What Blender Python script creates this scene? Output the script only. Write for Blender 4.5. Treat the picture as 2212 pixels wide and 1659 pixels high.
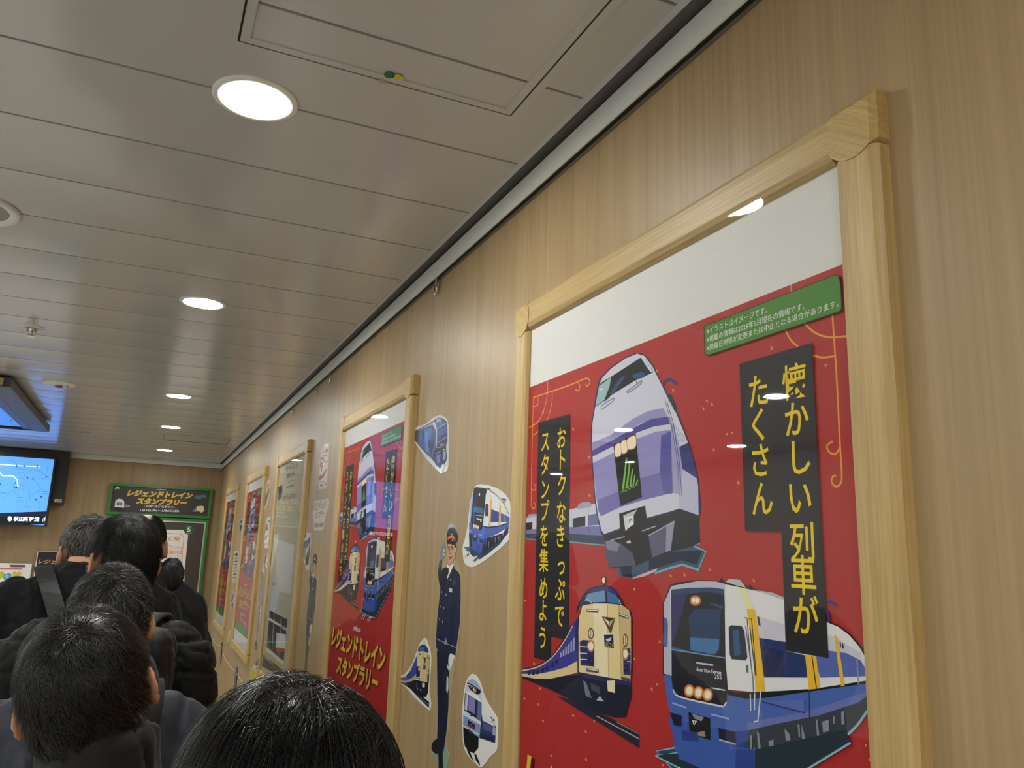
import bpy, math, random
import numpy as np
from mathutils import Matrix, Vector, noise
# ---------------------------------------------------------------- scene, camera, light level
for o in list(bpy.data.objects): bpy.data.objects.remove(o)
SC = bpy.context.scene
COL = SC.collection
EYE = Vector((-0.65, 0.0, 1.70))            # camera: 0.65 m from the poster wall (x = 0), held at 1.70 m
cam_d = bpy.data.cameras.new('camera')
cam = bpy.data.objects.new('camera', cam_d); COL.objects.link(cam); SC.camera = cam
cam_d.sensor_width = 36.0; cam_d.lens = 1720.98 / 2212 * 36.0
cam_d.clip_start = 0.02; cam_d.clip_end = 60
RGT = Vector((0.909212, -0.41501476, 0.03311019)); DWN = Vector((0.11551325, 0.17505951, -0.97775808)); FWD = Vector((0.39998778, 0.89281404, 0.20710591))
m = Matrix.Identity(4)
for r in range(3):
    m[r][0] = RGT[r]; m[r][1] = -DWN[r]; m[r][2] = -FWD[r]; m[r][3] = EYE[r]
cam.matrix_world = m
w = bpy.data.worlds.new('world'); SC.world = w; w.use_nodes = True
w.node_tree.nodes['Background'].inputs[0].default_value = (1.0, 0.97, 0.92, 1)
w.node_tree.nodes['Background'].inputs[1].default_value = 0.02
SC.view_settings.view_transform = 'Standard'; SC.view_settings.look = 'None'
SC.view_settings.gamma = 1.0; SC.view_settings.use_curve_mapping = False
SC.view_settings.exposure = 0.0
LAMP_POWER = 200.0                            # radiance of the downlight diffusers
SCREEN_POWER = 1.75                          # radiance of the display
SC.cycles.max_bounces = 7; SC.cycles.diffuse_bounces = 4; SC.cycles.glossy_bounces = 4
SC.cycles.transparent_max_bounces = 12; SC.cycles.sample_clamp_indirect = 4.0
SC.cycles.adaptive_threshold = 0.02; SC.cycles.caustics_reflective = False; SC.cycles.caustics_refractive = False
POSTER_ART='''r|e9e9e6|-4000,-11200,4000,-300
r|b5302e|-4000,-10960,4000,-1690
r|4d8a33|-4000,-10960,4000,-10440
l|e8a43c|1|22|-3668,-1913,-2301,-1930,-1694,-1914,-1557,-1964,-1547,-2020,-1617,-2056,-1681,-2008
l|e8a43c|1|22|-1941,-1929,-1868,-2012,-1916,-2079,-2028,-2047
l|e8a43c|0|22|-3667,-1918,-3653,-2528,-3651,-3341,-3623,-3953
l|e8a43c|1|22|-3624,-3940,-3518,-3996,-3444,-3934,-3525,-3878
l|e8a43c|1|22|-3632,-3630,-3520,-3668,-3452,-3607,-3559,-3529
l|e8a43c|0|22|-3668,-1913,-3457,-1919,-3453,-2090,-3669,-2090
l|e8a43c|0|22|-3076,-1704,-3065,-1922
l|e8a43c|1|22|-3814,-2467,-3434,-2407,-3179,-2187,-3065,-1922
l|e8a43c|1|22|-3615,-2642,-3133,-2487,-2903,-2175,-2886,-1939
l|e8a43c|0|22|3034,-1691,3028,-1799
l|e8a43c|1|22|2914,-2197,2986,-2332,3096,-2435
l|e8a43c|1|22|3210,-2202,3350,-2336,3545,-2435,3790,-2480
l|e8a43c|1|22|3299,-2579,3439,-2634,3604,-2655
l|e8a43c|1|22|3606,-2200,3619,-2878,3617,-3582,3619,-3908,3596,-3992,3533,-4017,3481,-3967,3500,-3913,3544,-3906
l|e8a43c|1|22|3612,-3625,3550,-3684,3467,-3653,3444,-3584,3523,-3549
p|dca04a|0|-2117,-2676,-2050,-2707,-2038,-2753,-2095,-2741
p|dca04a|0|1459,-2775,1497,-2785,1502,-2807,1469,-2811
p|dca04a|0|1563,-2833,1600,-2849,1605,-2876,1573,-2875
p|dca04a|0|1385,-2857,1423,-2878,1428,-2911,1396,-2905
p|dca04a|0|1837,-3257,1872,-3264,1877,-3282,1847,-3289
p|dca04a|0|1932,-3249,1967,-3261,1971,-3284,1942,-3286
p|dca04a|0|1580,-3418,1617,-3435,1621,-3464,1590,-3461
p|dca04a|0|2023,-3870,2057,-3872,2062,-3888,2033,-3898
p|dca04a|0|-1531,-3838,-1471,-3848,-1461,-3876,-1512,-3883
p|dca04a|0|641,-4998,683,-5008,689,-5036,654,-5039
p|dca04a|0|943,-4967,982,-4982,988,-5015,954,-5012
p|dca04a|0|1461,-4897,1497,-4899,1502,-4918,1471,-4928
p|dca04a|0|731,-2510,775,-2527,781,-2557,744,-2555
p|dca04a|0|345,-2150,391,-2176,398,-2214,359,-2204
p|dca04a|0|-3277,-2234,-3199,-2248,-3186,-2277,-3250,-2284
p|dca04a|0|-1557,-3217,-1496,-3232,-1486,-3264,-1537,-3266
p|dca04a|0|-3125,-6989,-3054,-6998,-3041,-7037,-3100,-7041
p|dca04a|0|-3162,-7265,-3093,-7257,-3081,-7280,-3138,-7301
p|dca04a|0|-1953,-7213,-1894,-7212,-1884,-7239,-1934,-7253
p|dca04a|0|-1552,-7365,-1496,-7369,-1487,-7401,-1534,-7409
p|dca04a|0|-1303,-7181,-1249,-7172,-1240,-7191,-1285,-7211
p|dca04a|0|-2655,-7954,-2590,-7948,-2579,-7973,-2633,-7991
p|dca04a|0|-1533,-7750,-1477,-7752,-1468,-7781,-1514,-7792
p|dca04a|0|-2978,-7500,-2910,-7487,-2899,-7505,-2955,-7531
p|dca04a|0|-223,-6157,-176,-6157,-169,-6179,-208,-6191
p|dca04a|0|-225,-5213,-178,-5223,-171,-5251,-211,-5256
p|dca04a|0|198,-6482,241,-6491,248,-6522,211,-6525
p|dca04a|0|383,-5867,426,-5866,432,-5885,396,-5898
p|dca04a|0|-3725,-7256,-3649,-7255,-3636,-7286,-3698,-7301
p|dca04a|0|-3373,-6622,-3300,-6631,-3286,-6669,-3347,-6675
p|dca04a|0|-3811,-5609,-3734,-5607,-3721,-5631,-3785,-5650
p|dca04a|0|450,-7374,490,-7371,496,-7392,462,-7405
p|dca04a|0|2250,-4987,2281,-5000,2284,-5028,2258,-5026
p|dca04a|0|324,-6413,366,-6410,372,-6428,337,-6443
p|dca04a|0|3729,-6436,3750,-6437,3752,-6454,3734,-6461
p|dca04a|0|3762,-6549,3782,-6554,3784,-6574,3766,-6577
p|dca04a|0|2664,-2328,2698,-2354,2702,-2391,2672,-2380
p|dca04a|0|3464,-2711,3494,-2721,3497,-2742,3472,-2746
p|dca04a|0|2029,-3861,2067,-3873,2072,-3901,2039,-3903
p|dca04a|0|-17376,-7194,-17217,-7204,-17178,-7248,-17308,-7254
p|dca04a|0|-18457,-7391,-18293,-7382,-18258,-7408,-18390,-7434
p|dca04a|0|-19029,-8718,-18857,-8709,-18818,-8742,-18957,-8766
p|dca04a|0|-18378,-8972,-18211,-8969,-18171,-9008,-18306,-9025
p|dca04a|0|-13204,-7049,-13092,-7041,-13069,-7061,-13160,-7084
p|dca04a|0|-12806,-7249,-12695,-7246,-12672,-7272,-12762,-7289
p|dca04a|0|-14875,-7510,-14744,-7512,-14714,-7547,-14821,-7559
p|dca04a|0|-14148,-8958,-14030,-8938,-14006,-8955,-14102,-8987
p|dca04a|0|-13446,-9877,-13333,-9861,-13310,-9882,-13401,-9909
p|39485f|0|-3825,-4421,-1084,-4466,-996,-4629,-2097,-4581,-3818,-4531
l|7fa5c0|0|20|-3818,-4531,-2097,-4585,-996,-4633
p|d5d6e6|0|-3874,-4170,-3362,-4112,-2742,-4073,-2142,-4056,-1313,-3994,-1176,-4200,-1062,-4488,-2127,-4454,-3855,-4442
p|7d78b6|0|-3860,-4368,-2729,-4344,-1130,-4345,-1062,-4488,-2127,-4454,-3855,-4442
p|22222c|0|-3850,-4242,-3551,-4237,-3543,-4359,-3841,-4374
p|22222c|0|-2037,-4206,-1620,-4177,-1615,-4337,-2021,-4354
p|6b74a0|0|-1536,-4168,-1265,-4149,-1174,-4322,-1509,-4332
p|a9aac6|1|-1871,-4053,-1777,-3964,-1487,-3964,-1457,-4034
p|a9aac6|0|-3812,-4163,-3694,-4090,-3363,-4092,-3361,-4130
l|55527e|0|12|-1526,-4054,-1506,-4452
l|55527e|0|12|-2091,-4081,-2077,-4454
p|375a74|0|-825,-4850,166,-4711,1160,-4617,1412,-4696,1256,-4926,926,-4867,606,-4932,165,-5024,-234,-5083,-620,-5064,-661,-4972
l|7fb0cc|0|30|1299,-4590,1168,-4630,1412,-4696,1256,-4922,926,-4867,606,-4928,304,-4999
p|1b2440|0|-582,-4928,-273,-4909,-272,-5070,-522,-5070
p|1b2440|0|166,-4731,1349,-4679,1228,-4859,896,-4813,508,-4897,165,-4965
p|e7b9b4|0|-310,-5102,-50,-5032,373,-4930,338,-4969,22,-5059
p|1d1f2b|0|-1063,-4455,-567,-4364,114,-4234,682,-4172,876,-4140,1285,-4237,1299,-4586,1150,-4635,707,-4704,253,-4807,-160,-4916,-865,-4968,-971,-4832,-1018,-4575
p|2a2c58|1|-135,-1809,95,-1898,287,-2090,387,-2231,561,-2462,695,-2659,859,-2865,1076,-3246,1231,-3610,1294,-3861,1299,-4255,876,-4159,681,-4191,114,-4264,78,-4091,-609,-4185,-567,-4398,-1049,-4483,-1150,-4399,-1265,-4153,-1344,-3857,-1423,-3393,-1473,-3038,-1463,-2708,-1386,-2433,-1274,-2088,-1153,-1977,-880,-1883,-455,-1815
p|d8d8ea|0|-127,-1824,65,-1900,269,-2101,366,-2237,533,-2467,668,-2665,832,-2871,1057,-3254,1213,-3612,1276,-3860,1282,-4242,876,-4146,682,-4177,114,-4250,78,-4077,-609,-4168,-567,-4381,-1033,-4466,-1120,-4400,-1234,-4154,-1312,-3859,-1391,-3395,-1441,-3041,-1430,-2712,-1344,-2439,-1232,-2100,-1121,-1997,-858,-1904,-446,-1830
p|9a97c8|0|-1437,-3018,-852,-2958,-242,-2793,174,-2734,530,-2746,632,-2883,318,-2864,-50,-2894,-601,-2999,-1424,-3155
p|4f4a9a|0|-1424,-3148,-766,-3036,-203,-2928,246,-2860,649,-2885,698,-2997,317,-2976,-125,-3013,-682,-3123,-1413,-3247
p|9b96ce|0|-1401,-3348,-755,-3242,-125,-3103,352,-3059,713,-3075,734,-3933,484,-3939,-31,-4005,-590,-4070,-1111,-4191,-1270,-3928,-1344,-3629
p|7a74b8|0|-1257,-3940,-653,-3849,-50,-3684,452,-3639,738,-3651,734,-3933,-31,-4005,-590,-4077,-1133,-4195,-1213,-4110
p|5f5da8|0|474,-3127,703,-3094,724,-3942,524,-3941,435,-3648
p|a9a6d0|0|648,-2905,764,-3002,890,-3329,964,-3630,1260,-3779,1281,-4246,876,-4146,863,-3959,734,-3933,713,-3075
p|c8c6e4|0|948,-3633,1260,-3784,1281,-4246,876,-4146,863,-3949,906,-3875
p|dcdcec|0|583,-2692,668,-2675,832,-2875,1057,-3258,1075,-3294,890,-3323,765,-2972
l|8f90ae|0|8|758,-2981,874,-3292
l|8f90ae|0|8|807,-3023,913,-3286
l|8f90ae|0|8|855,-3065,952,-3281
l|8f90ae|0|8|903,-3107,990,-3275
l|8f90ae|0|8|951,-3148,1028,-3270
l|8f90ae|0|8|998,-3189,1066,-3265
p|3c4280|0|890,-3329,1084,-3295,1210,-3593,1263,-3779,955,-3629
l|3a376e|0|12|617,-2667,764,-3002,886,-3527,933,-3962,885,-3969
l|3a376e|0|10|566,-2628,714,-2995,848,-3524,879,-3959
p|17181f|0|-1255,-2111,-1129,-2071,-887,-2041,-30,-1904,46,-1903,279,-2167,268,-2191,-204,-2228,-904,-2345,-1056,-2390,-1358,-2451
p|9fc0c4|0|-1237,-2124,-865,-2043,-906,-2182,-1057,-2378,-1340,-2435
p|cfe0e2|0|-1195,-2167,-1105,-2175,-1104,-2206,-1194,-2202
p|29507e|1|-904,-2298,-609,-2120,-465,-2106,-567,-2174,-775,-2308
p|29507e|1|-244,-2132,-30,-2129,83,-2173,46,-2220,-165,-2202
p|29507e|0|-11,-1946,84,-1988,214,-2144,158,-2154
p|dfe4ea|0|-30,-1904,46,-1903,272,-2172,228,-2179
l|8f8dbd|1|22|-410,-2354,-49,-2268,-11,-2257,-30,-2304,-342,-2375,-410,-2354
l|8f8dbd|1|22|-1157,-2503,-1122,-2450,-783,-2399,-795,-2436,-1121,-2515,-1157,-2503
l|1a1a22|0|18|-1056,-2402,-904,-2349,-734,-2189
l|1a1a22|0|18|-146,-2232,-126,-2287
p|17324a|0|618,-2579,703,-2572,850,-2794,800,-2842
l|2d3f80|1|40|516,-2412,604,-2361,723,-2377,839,-2459
p|15161b|0|-782,-3126,-164,-3025,-2,-3957,-578,-4058
p|e89a48|1|-741,-3146,-580,-3119,-555,-3293,-716,-3315
p|fff0d2|1|-731,-3154,-587,-3129,-565,-3285,-709,-3305
p|e89a48|1|-573,-3115,-411,-3089,-383,-3262,-531,-3282
p|fff0d2|1|-563,-3123,-418,-3100,-393,-3254,-525,-3272
p|e89a48|1|-404,-3087,-176,-3048,-159,-3220,-359,-3238
p|fff0d2|1|-390,-3094,-187,-3059,-171,-3213,-350,-3229
p|7fc241|0|-424,-3347,-388,-3371,-472,-3820,-528,-3802
p|7fc241|0|-337,-3430,-302,-3448,-370,-3807,-425,-3797
p|7fc241|0|-259,-3522,-228,-3539,-285,-3790,-331,-3786
p|7fc241|0|-193,-3618,-166,-3632,-208,-3785,-250,-3778
p|7fc241|0|-117,-3694,-95,-3708,-125,-3769,-159,-3758
t|7fc241|AZUSA|-564,-3875,-95,-3785,56|0|0
p|1a1b22|0|-605,-4177,78,-4081,121,-4254,344,-4259,359,-4436,23,-4453,174,-4498,59,-4696,-497,-4723,-828,-4638,-830,-4521,-566,-4511
p|c9c9d2|0|-497,-4201,-117,-4125,-230,-4216,-372,-4231
p|dfe0e4|0|-489,-4207,-372,-4227,-351,-4384,-429,-4428
p|eef0f0|0|-372,-4227,-214,-4200,-210,-4332,-351,-4384
t|1e6b3c|JR|-352,-4315,-229,-4293,58|1|0
p|55566e|0|-997,-4579,-585,-4591,-236,-4740,-153,-4906,-857,-4957,-971,-4832
p|8a86a2|0|-988,-4566,-764,-4553,-577,-4620,-656,-4725,-952,-4691
p|62607e|0|167,-4504,777,-4308,675,-4690,253,-4792
p|9c98b4|0|587,-4365,777,-4300,681,-4693,566,-4710
l|b6b4c4|0|16|-829,-4557,-448,-4507
l|b6b4c4|0|16|5,-4429,343,-4367
l|b6b4c4|0|16|167,-4494,761,-4311
p|d0d0da|0|-408,-4584,-312,-4553,-274,-4594,-370,-4605
p|26262a|0|-3403,-2433,-2193,-2438,-2148,-4430,-2097,-6123,-2721,-6136,-2707,-6529,-3327,-6549
v|f2d21f|お|-2487,-2814,360,415
v|f2d21f|ト|-2460,-3194,360,415
v|f2d21f|ク|-2431,-3625,360,415
v|f2d21f|な|-2438,-4090,360,415
v|f2d21f|き|-2446,-4493,360,415
v|f2d21f|っ|-2399,-4958,360,415
v|f2d21f|ぷ|-2417,-5358,360,415
v|f2d21f|で|-2428,-5774,360,415
v|f2d21f|ス|-3099,-2809,360,415
v|f2d21f|タ|-3087,-3228,360,415
v|f2d21f|ン|-3064,-3663,360,415
v|f2d21f|プ|-3060,-4050,360,415
v|f2d21f|を|-3053,-4482,360,415
v|f2d21f|集|-3042,-4903,360,415
v|f2d21f|め|-3027,-5367,360,415
v|f2d21f|よ|-3023,-5740,360,415
v|f2d21f|う|-3014,-6187,360,415
p|1c2033|0|-3784,-6917,-3273,-6885,-2251,-6691,-1788,-6614,-1183,-6607,-268,-6532,-253,-6664,-314,-6766,-403,-6971,-700,-7027,-854,-7032,-1424,-7038,-2634,-6972,-3782,-6946
p|23263c|0|-2049,-7012,-1425,-7028,-1092,-7037,-77,-7105,-70,-7296,-1171,-7173,-2481,-7030
l|c9b8a8|0|14|-1193,-7101,-77,-7182
l|a98f84|0|12|-642,-7078,-77,-7119
p|3f4296|0|-1762,-5726,-1638,-5656,-1610,-6599,-1812,-6576,-2251,-6691,-2744,-6807,-3273,-6880,-3796,-6914,-3803,-6815,-3176,-6677,-2810,-6536,-2463,-6325,-2179,-6095,-1997,-5891
p|ead29c|0|-1804,-6406,-2161,-6549,-2648,-6678,-3169,-6796,-3798,-6881,-3796,-6919,-3273,-6885,-2744,-6812,-2251,-6696,-1789,-6579
l|ead29c|1|20|-1973,-5900,-2249,-6168,-2659,-6465,-3175,-6682,-3802,-6829
l|23264a|1|16|-2016,-5878,-2312,-6171,-2710,-6467,-3204,-6663,-3804,-6805
p|a9a8d0|0|-1948,-6092,-1893,-6065,-1886,-6261,-1941,-6285
p|a9a8d0|0|-2030,-6144,-1975,-6117,-1969,-6290,-2024,-6312
p|a9a8d0|0|-2113,-6197,-2057,-6169,-2052,-6320,-2108,-6339
p|a9a8d0|0|-2197,-6250,-2141,-6222,-2136,-6349,-2193,-6367
p|a9a8d0|0|-2282,-6304,-2225,-6275,-2221,-6379,-2278,-6395
p|a9a8d0|0|-2368,-6358,-2310,-6329,-2307,-6409,-2365,-6423
p|23265c|0|-2531,-6495,-2432,-6461,-2429,-6535,-2528,-6557
p|23265c|0|-2680,-6559,-2580,-6524,-2576,-6599,-2677,-6621
p|23265c|0|-2883,-6643,-2780,-6606,-2776,-6682,-2879,-6705
p|23265c|0|-3039,-6698,-2935,-6661,-2930,-6737,-3035,-6761
p|23265c|0|-3226,-6747,-3119,-6709,-3115,-6786,-3222,-6811
p|23265c|0|-3391,-6781,-3282,-6743,-3277,-6821,-3387,-6846
p|23265c|0|-3559,-6805,-3448,-6766,-3443,-6845,-3555,-6870
p|2c2f6c|0|-1896,-5850,-1816,-5756,-1791,-5969,-1845,-6252,-1882,-6257
p|1f2248|1|-1676,-5562,-1864,-5684,-1733,-5480,-1535,-5332,-1340,-5271,-1004,-5220,-741,-5252,-596,-5337,-465,-5483,-918,-5488
p|383f7a|0|-1522,-5344,-1318,-5280,-1004,-5233,-741,-5264,-604,-5337,-921,-5298,-1295,-5340
p|6f9cc4|0|-1598,-5486,-1503,-5373,-1003,-5295,-951,-5456,-1292,-5489
p|4a78aa|0|-921,-5298,-674,-5341,-533,-5468,-910,-5457
l|d8e2ea|0|12|-1532,-5456,-1378,-5499
l|d8e2ea|0|12|-603,-5397,-534,-5462
l|1b1d34|0|16|-996,-5228,-943,-5464
p|2a2648|0|-1686,-5554,-1292,-5493,-910,-5468,-507,-5464,-301,-5518,-250,-5626,-240,-6205,-261,-6498,-535,-6511,-1193,-6549,-1762,-6579,-1809,-5971,-1793,-5754
p|efd99f|0|-1658,-5563,-1292,-5506,-918,-5480,-526,-5475,-323,-5529,-275,-5628,-266,-6198,-282,-6486,-536,-6496,-1185,-6534,-1735,-6561,-1777,-5968,-1761,-5752
p|f7e9bf|0|-1334,-5513,-910,-5482,-870,-6516,-1226,-6534
p|d9bd83|0|-595,-5480,-323,-5529,-275,-5628,-266,-6198,-282,-6486,-517,-6493
l|8a7350|0|10|-910,-5482,-862,-6511
l|8a7350|0|10|-595,-5480,-517,-6489
l|8a7350|0|10|-1730,-5577,-1761,-5752,-1759,-6537
p|2b2b63|0|-1744,-6566,-1185,-6538,-536,-6501,-279,-6491,-279,-6538,-1183,-6607,-1778,-6619
p|5a4733|0|-1070,-5678,-685,-5670,-808,-5908
p|f6f0df|0|-1028,-5686,-862,-5733,-849,-5800
p|cdbb92|0|-842,-5731,-709,-5680,-841,-5803
p|3a2f26|0|-1004,-5680,-724,-5673,-850,-5732
p|f2efe6|0|-1016,-5925,-722,-5891,-704,-6098,-996,-6116
p|1f2444|0|-1000,-5931,-737,-5901,-719,-6090,-980,-6106
p|cfd8ea|0|-950,-5991,-784,-5949,-822,-6003,-909,-6022
t|f0d836|はくつる|-968,-6101,-731,-6082,72|0|0
p|2e2d6c|0|-1727,-6116,-1647,-6077,-1321,-6051,-1277,-6124,-1279,-6420,-1689,-6456
p|2e2d6c|0|-472,-6052,-292,-6046,-277,-6124,-279,-6400,-462,-6414
p|c98f4c|0|-1265,-6123,-1273,-6156,-1297,-6187,-1333,-6210,-1377,-6222,-1421,-6220,-1460,-6206,-1486,-6181,-1495,-6149,-1487,-6114,-1463,-6083,-1425,-6060,-1381,-6049,-1337,-6051,-1299,-6065,-1274,-6091
p|fff3d8|0|-1301,-6127,-1306,-6150,-1323,-6172,-1348,-6188,-1378,-6196,-1408,-6195,-1434,-6185,-1451,-6167,-1458,-6144,-1453,-6120,-1436,-6099,-1411,-6083,-1381,-6075,-1351,-6076,-1325,-6087,-1308,-6104
p|c98f4c|0|-328,-6121,-334,-6152,-352,-6180,-379,-6201,-411,-6211,-444,-6209,-472,-6196,-491,-6172,-497,-6142,-491,-6110,-473,-6082,-445,-6061,-413,-6051,-380,-6053,-352,-6067,-334,-6091
p|fff3d8|0|-354,-6124,-359,-6146,-371,-6166,-390,-6180,-412,-6187,-434,-6186,-453,-6176,-465,-6159,-470,-6138,-466,-6116,-453,-6096,-434,-6082,-412,-6075,-390,-6077,-371,-6087,-359,-6103
p|141534|0|-1306,-6338,-1311,-6359,-1325,-6378,-1347,-6392,-1373,-6400,-1399,-6399,-1421,-6390,-1437,-6375,-1442,-6355,-1438,-6334,-1423,-6315,-1401,-6301,-1375,-6293,-1349,-6294,-1327,-6303,-1312,-6318
p|3c3f66|0|-1340,-6342,-1342,-6353,-1349,-6362,-1360,-6369,-1373,-6373,-1386,-6373,-1397,-6368,-1405,-6361,-1408,-6351,-1406,-6340,-1398,-6331,-1388,-6324,-1375,-6320,-1361,-6320,-1350,-6325,-1343,-6332
p|141534|0|-345,-6313,-349,-6334,-361,-6352,-378,-6366,-399,-6373,-420,-6372,-438,-6363,-451,-6348,-455,-6328,-451,-6307,-439,-6288,-421,-6274,-400,-6267,-379,-6268,-361,-6277,-349,-6293
p|3c3f66|0|-372,-6316,-374,-6327,-380,-6336,-389,-6343,-400,-6347,-410,-6346,-419,-6342,-425,-6334,-427,-6324,-425,-6314,-419,-6304,-410,-6297,-400,-6294,-389,-6294,-380,-6299,-374,-6307
l|e6e0ce|0|14|-1720,-6181,-1491,-6161
l|e6e0ce|0|14|-1717,-6279,-1488,-6258
l|e6e0ce|0|14|-1715,-6369,-1486,-6347
l|e6e0ce|0|12|-364,-6125,-280,-6123
l|e6e0ce|0|12|-364,-6226,-280,-6223
p|4a4030|0|-1294,-5947,-1300,-5979,-1319,-6008,-1347,-6029,-1382,-6039,-1416,-6036,-1446,-6021,-1466,-5996,-1474,-5965,-1468,-5932,-1449,-5903,-1420,-5882,-1386,-5873,-1351,-5876,-1322,-5891,-1302,-5916
p|efdcae|0|-1319,-5949,-1323,-5975,-1337,-5998,-1357,-6014,-1382,-6022,-1407,-6020,-1428,-6007,-1443,-5987,-1449,-5962,-1444,-5936,-1431,-5913,-1410,-5897,-1385,-5889,-1360,-5892,-1339,-5904,-1325,-5925
l|4a4030|0|12|-1386,-5873,-1382,-6039
p|4a4030|0|-350,-5946,-355,-5982,-368,-6013,-389,-6035,-413,-6045,-437,-6041,-457,-6023,-471,-5995,-476,-5960,-472,-5924,-458,-5892,-438,-5870,-414,-5860,-390,-5865,-369,-5883,-355,-5911
p|efdcae|0|-368,-5948,-371,-5977,-381,-6002,-395,-6019,-413,-6027,-430,-6023,-445,-6009,-455,-5986,-459,-5958,-455,-5929,-446,-5904,-431,-5886,-414,-5879,-396,-5883,-381,-5897,-372,-5920
l|4a4030|0|12|-414,-5860,-413,-6045
p|50505c|0|-1537,-5606,-1163,-5578,-1170,-5628,-1527,-5647
l|e8e8ea|0|16|-1510,-5621,-1188,-5596
p|50505c|0|-590,-5587,-330,-5613,-330,-5655,-582,-5634
l|e8e8ea|0|16|-567,-5601,-352,-5630
p|50505c|0|-1513,-6468,-1145,-6442,-1136,-6491,-1503,-6522
l|e8e8ea|0|16|-1486,-6481,-1170,-6461
p|4b4a60|0|-529,-6453,-290,-6446,-290,-6487,-517,-6489
p|f2e6bd|0|-901,-6567,-683,-6527,-681,-6700,-875,-6702
p|7b7f9c|0|-1608,-6650,-1498,-6685,-1335,-6878,-1515,-6875
p|b8bac8|0|-1097,-6803,-983,-6866,-1198,-6883
p|43485f|0|-1370,-6666,-1099,-6684,-1097,-6783,-1347,-6763
p|2a2630|0|-952,-5148,-957,-5172,-972,-5192,-994,-5207,-1021,-5213,-1047,-5209,-1071,-5197,-1086,-5177,-1092,-5154,-1087,-5130,-1072,-5109,-1050,-5094,-1023,-5088,-996,-5092,-973,-5105,-958,-5124
p|ffeec2|0|-976,-5149,-980,-5166,-989,-5181,-1004,-5192,-1021,-5196,-1038,-5194,-1053,-5184,-1063,-5170,-1067,-5153,-1064,-5135,-1054,-5120,-1040,-5109,-1022,-5105,-1005,-5108,-990,-5117,-980,-5131
l|2a2630|0|14|-1021,-5200,-1020,-5234
p|27506c|0|340,-7245,737,-7116,771,-7225,945,-7275,1114,-7299,1111,-7427,739,-7405
l|8fc0d4|0|20|743,-7117,340,-7245,739,-7405
p|3a4149|0|1959,-6679,2557,-6488,3170,-6289,3683,-6080,3800,-5984,3792,-6137,3578,-6361,3147,-6656,2765,-6869,2309,-7126,1743,-7268
l|8fc0d4|1|24|3792,-6130,3578,-6361,3147,-6656,2765,-6869,2309,-7126
p|16181d|0|505,-5381,664,-5139,805,-5100,1251,-5048,1611,-5037,1826,-5052,2021,-5076,2220,-5097,2474,-5121,2756,-5172,3355,-5359,3495,-5388,3632,-5455,3746,-5551,3810,-5635,3810,-5881,3146,-6053,1778,-6270,680,-6279,492,-6278
p|ececee|0|1768,-5073,2021,-5093,2468,-5135,2751,-5186,3349,-5372,3485,-5401,3622,-5468,3733,-5561,3795,-5642,3798,-5870,3528,-5957,3147,-6043,2397,-6185,2260,-6213,1791,-6262,1753,-5892
p|d6d4e2|0|2331,-5395,2759,-5448,2760,-5626,2355,-5625
p|d6d4e2|0|3336,-5492,3460,-5506,3581,-5560,3749,-5619,3745,-5685,3576,-5640,3344,-5648
p|c4c4d6|0|524,-5380,696,-5148,1251,-5060,1611,-5049,1781,-5069,1770,-5392,708,-5403,680,-6269,515,-6264
p|4a6ab8|0|514,-6284,680,-6272,708,-6420,842,-6500,1670,-6460,1763,-6402,1783,-6266,2117,-6304,3146,-6053,3801,-5880,3799,-5997,3683,-6080,3170,-6289,2557,-6488,2103,-6643,1886,-6697,1480,-6731,703,-6782,592,-6611
p|5c71bd|0|2324,-6313,2977,-6298,3004,-6169,2347,-6295
p|6a78bb|0|2106,-6560,3057,-6263,3800,-5959,3799,-5997,3683,-6080,3170,-6289,2557,-6488,2103,-6643
p|15161a|0|1773,-6265,1926,-6274,2397,-6189,3147,-6036,3802,-5861,3800,-5888,3146,-6058,2394,-6252,2093,-6311,1789,-6320
p|3f5fb2|0|590,-6783,703,-6782,1480,-6731,1886,-6700,2140,-6637,1944,-7069,1818,-7220,1331,-7341,857,-7326,757,-7187,700,-6965
p|2f489a|0|1891,-6699,2140,-6637,1944,-7069,1818,-7220,1769,-7232
p|191c2a|0|689,-5195,1105,-5149,1528,-5123,1753,-5132,1766,-5295,1758,-5908,1766,-6394,1696,-6456,1632,-6464,843,-6492,724,-6417,680,-6269
p|2d2f66|0|695,-5210,1060,-5172,811,-5713,685,-5902
p|1e3c66|0|1062,-5516,1186,-5403,1706,-5372,1677,-5465,1652,-5824,1558,-5903,1088,-5910
p|3f78ae|0|1086,-5754,1648,-5715,1639,-5829,1558,-5900,1094,-5906
p|2d5688|0|700,-5900,1059,-5924,1059,-5936,684,-5954
p|3a4b68|0|1496,-5296,1733,-5330,1732,-5362,1495,-5330
p|26456e|0|689,-5195,1105,-5149,1528,-5123,1753,-5132,1759,-5197,1444,-5182,710,-5259
l|6f9ac4|0|16|700,-5944,1088,-5932,1752,-5916
l|dfe0ea|0|18|682,-5189,680,-6269
l|e4e4ec|1|20|723,-6426,849,-6494,1631,-6467,1709,-6453,1761,-6402
p|0e0f12|0|1059,-5944,1714,-5921,1711,-6001,1085,-6034
p|c9cdd8|0|1199,-6031,1528,-6014,1527,-6037,1213,-6051
t|f2f2f5|Boso View Express|1211,-6151,1676,-6125,57|1|0.2
t|f2f2f5|255|1550,-6175,1680,-6167,48|1|0
p|c2722c|0|1319,-5291,1310,-5317,1285,-5339,1248,-5356,1204,-5364,1160,-5362,1123,-5351,1098,-5331,1090,-5306,1099,-5280,1125,-5257,1163,-5241,1207,-5233,1251,-5235,1287,-5247,1311,-5267
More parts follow.
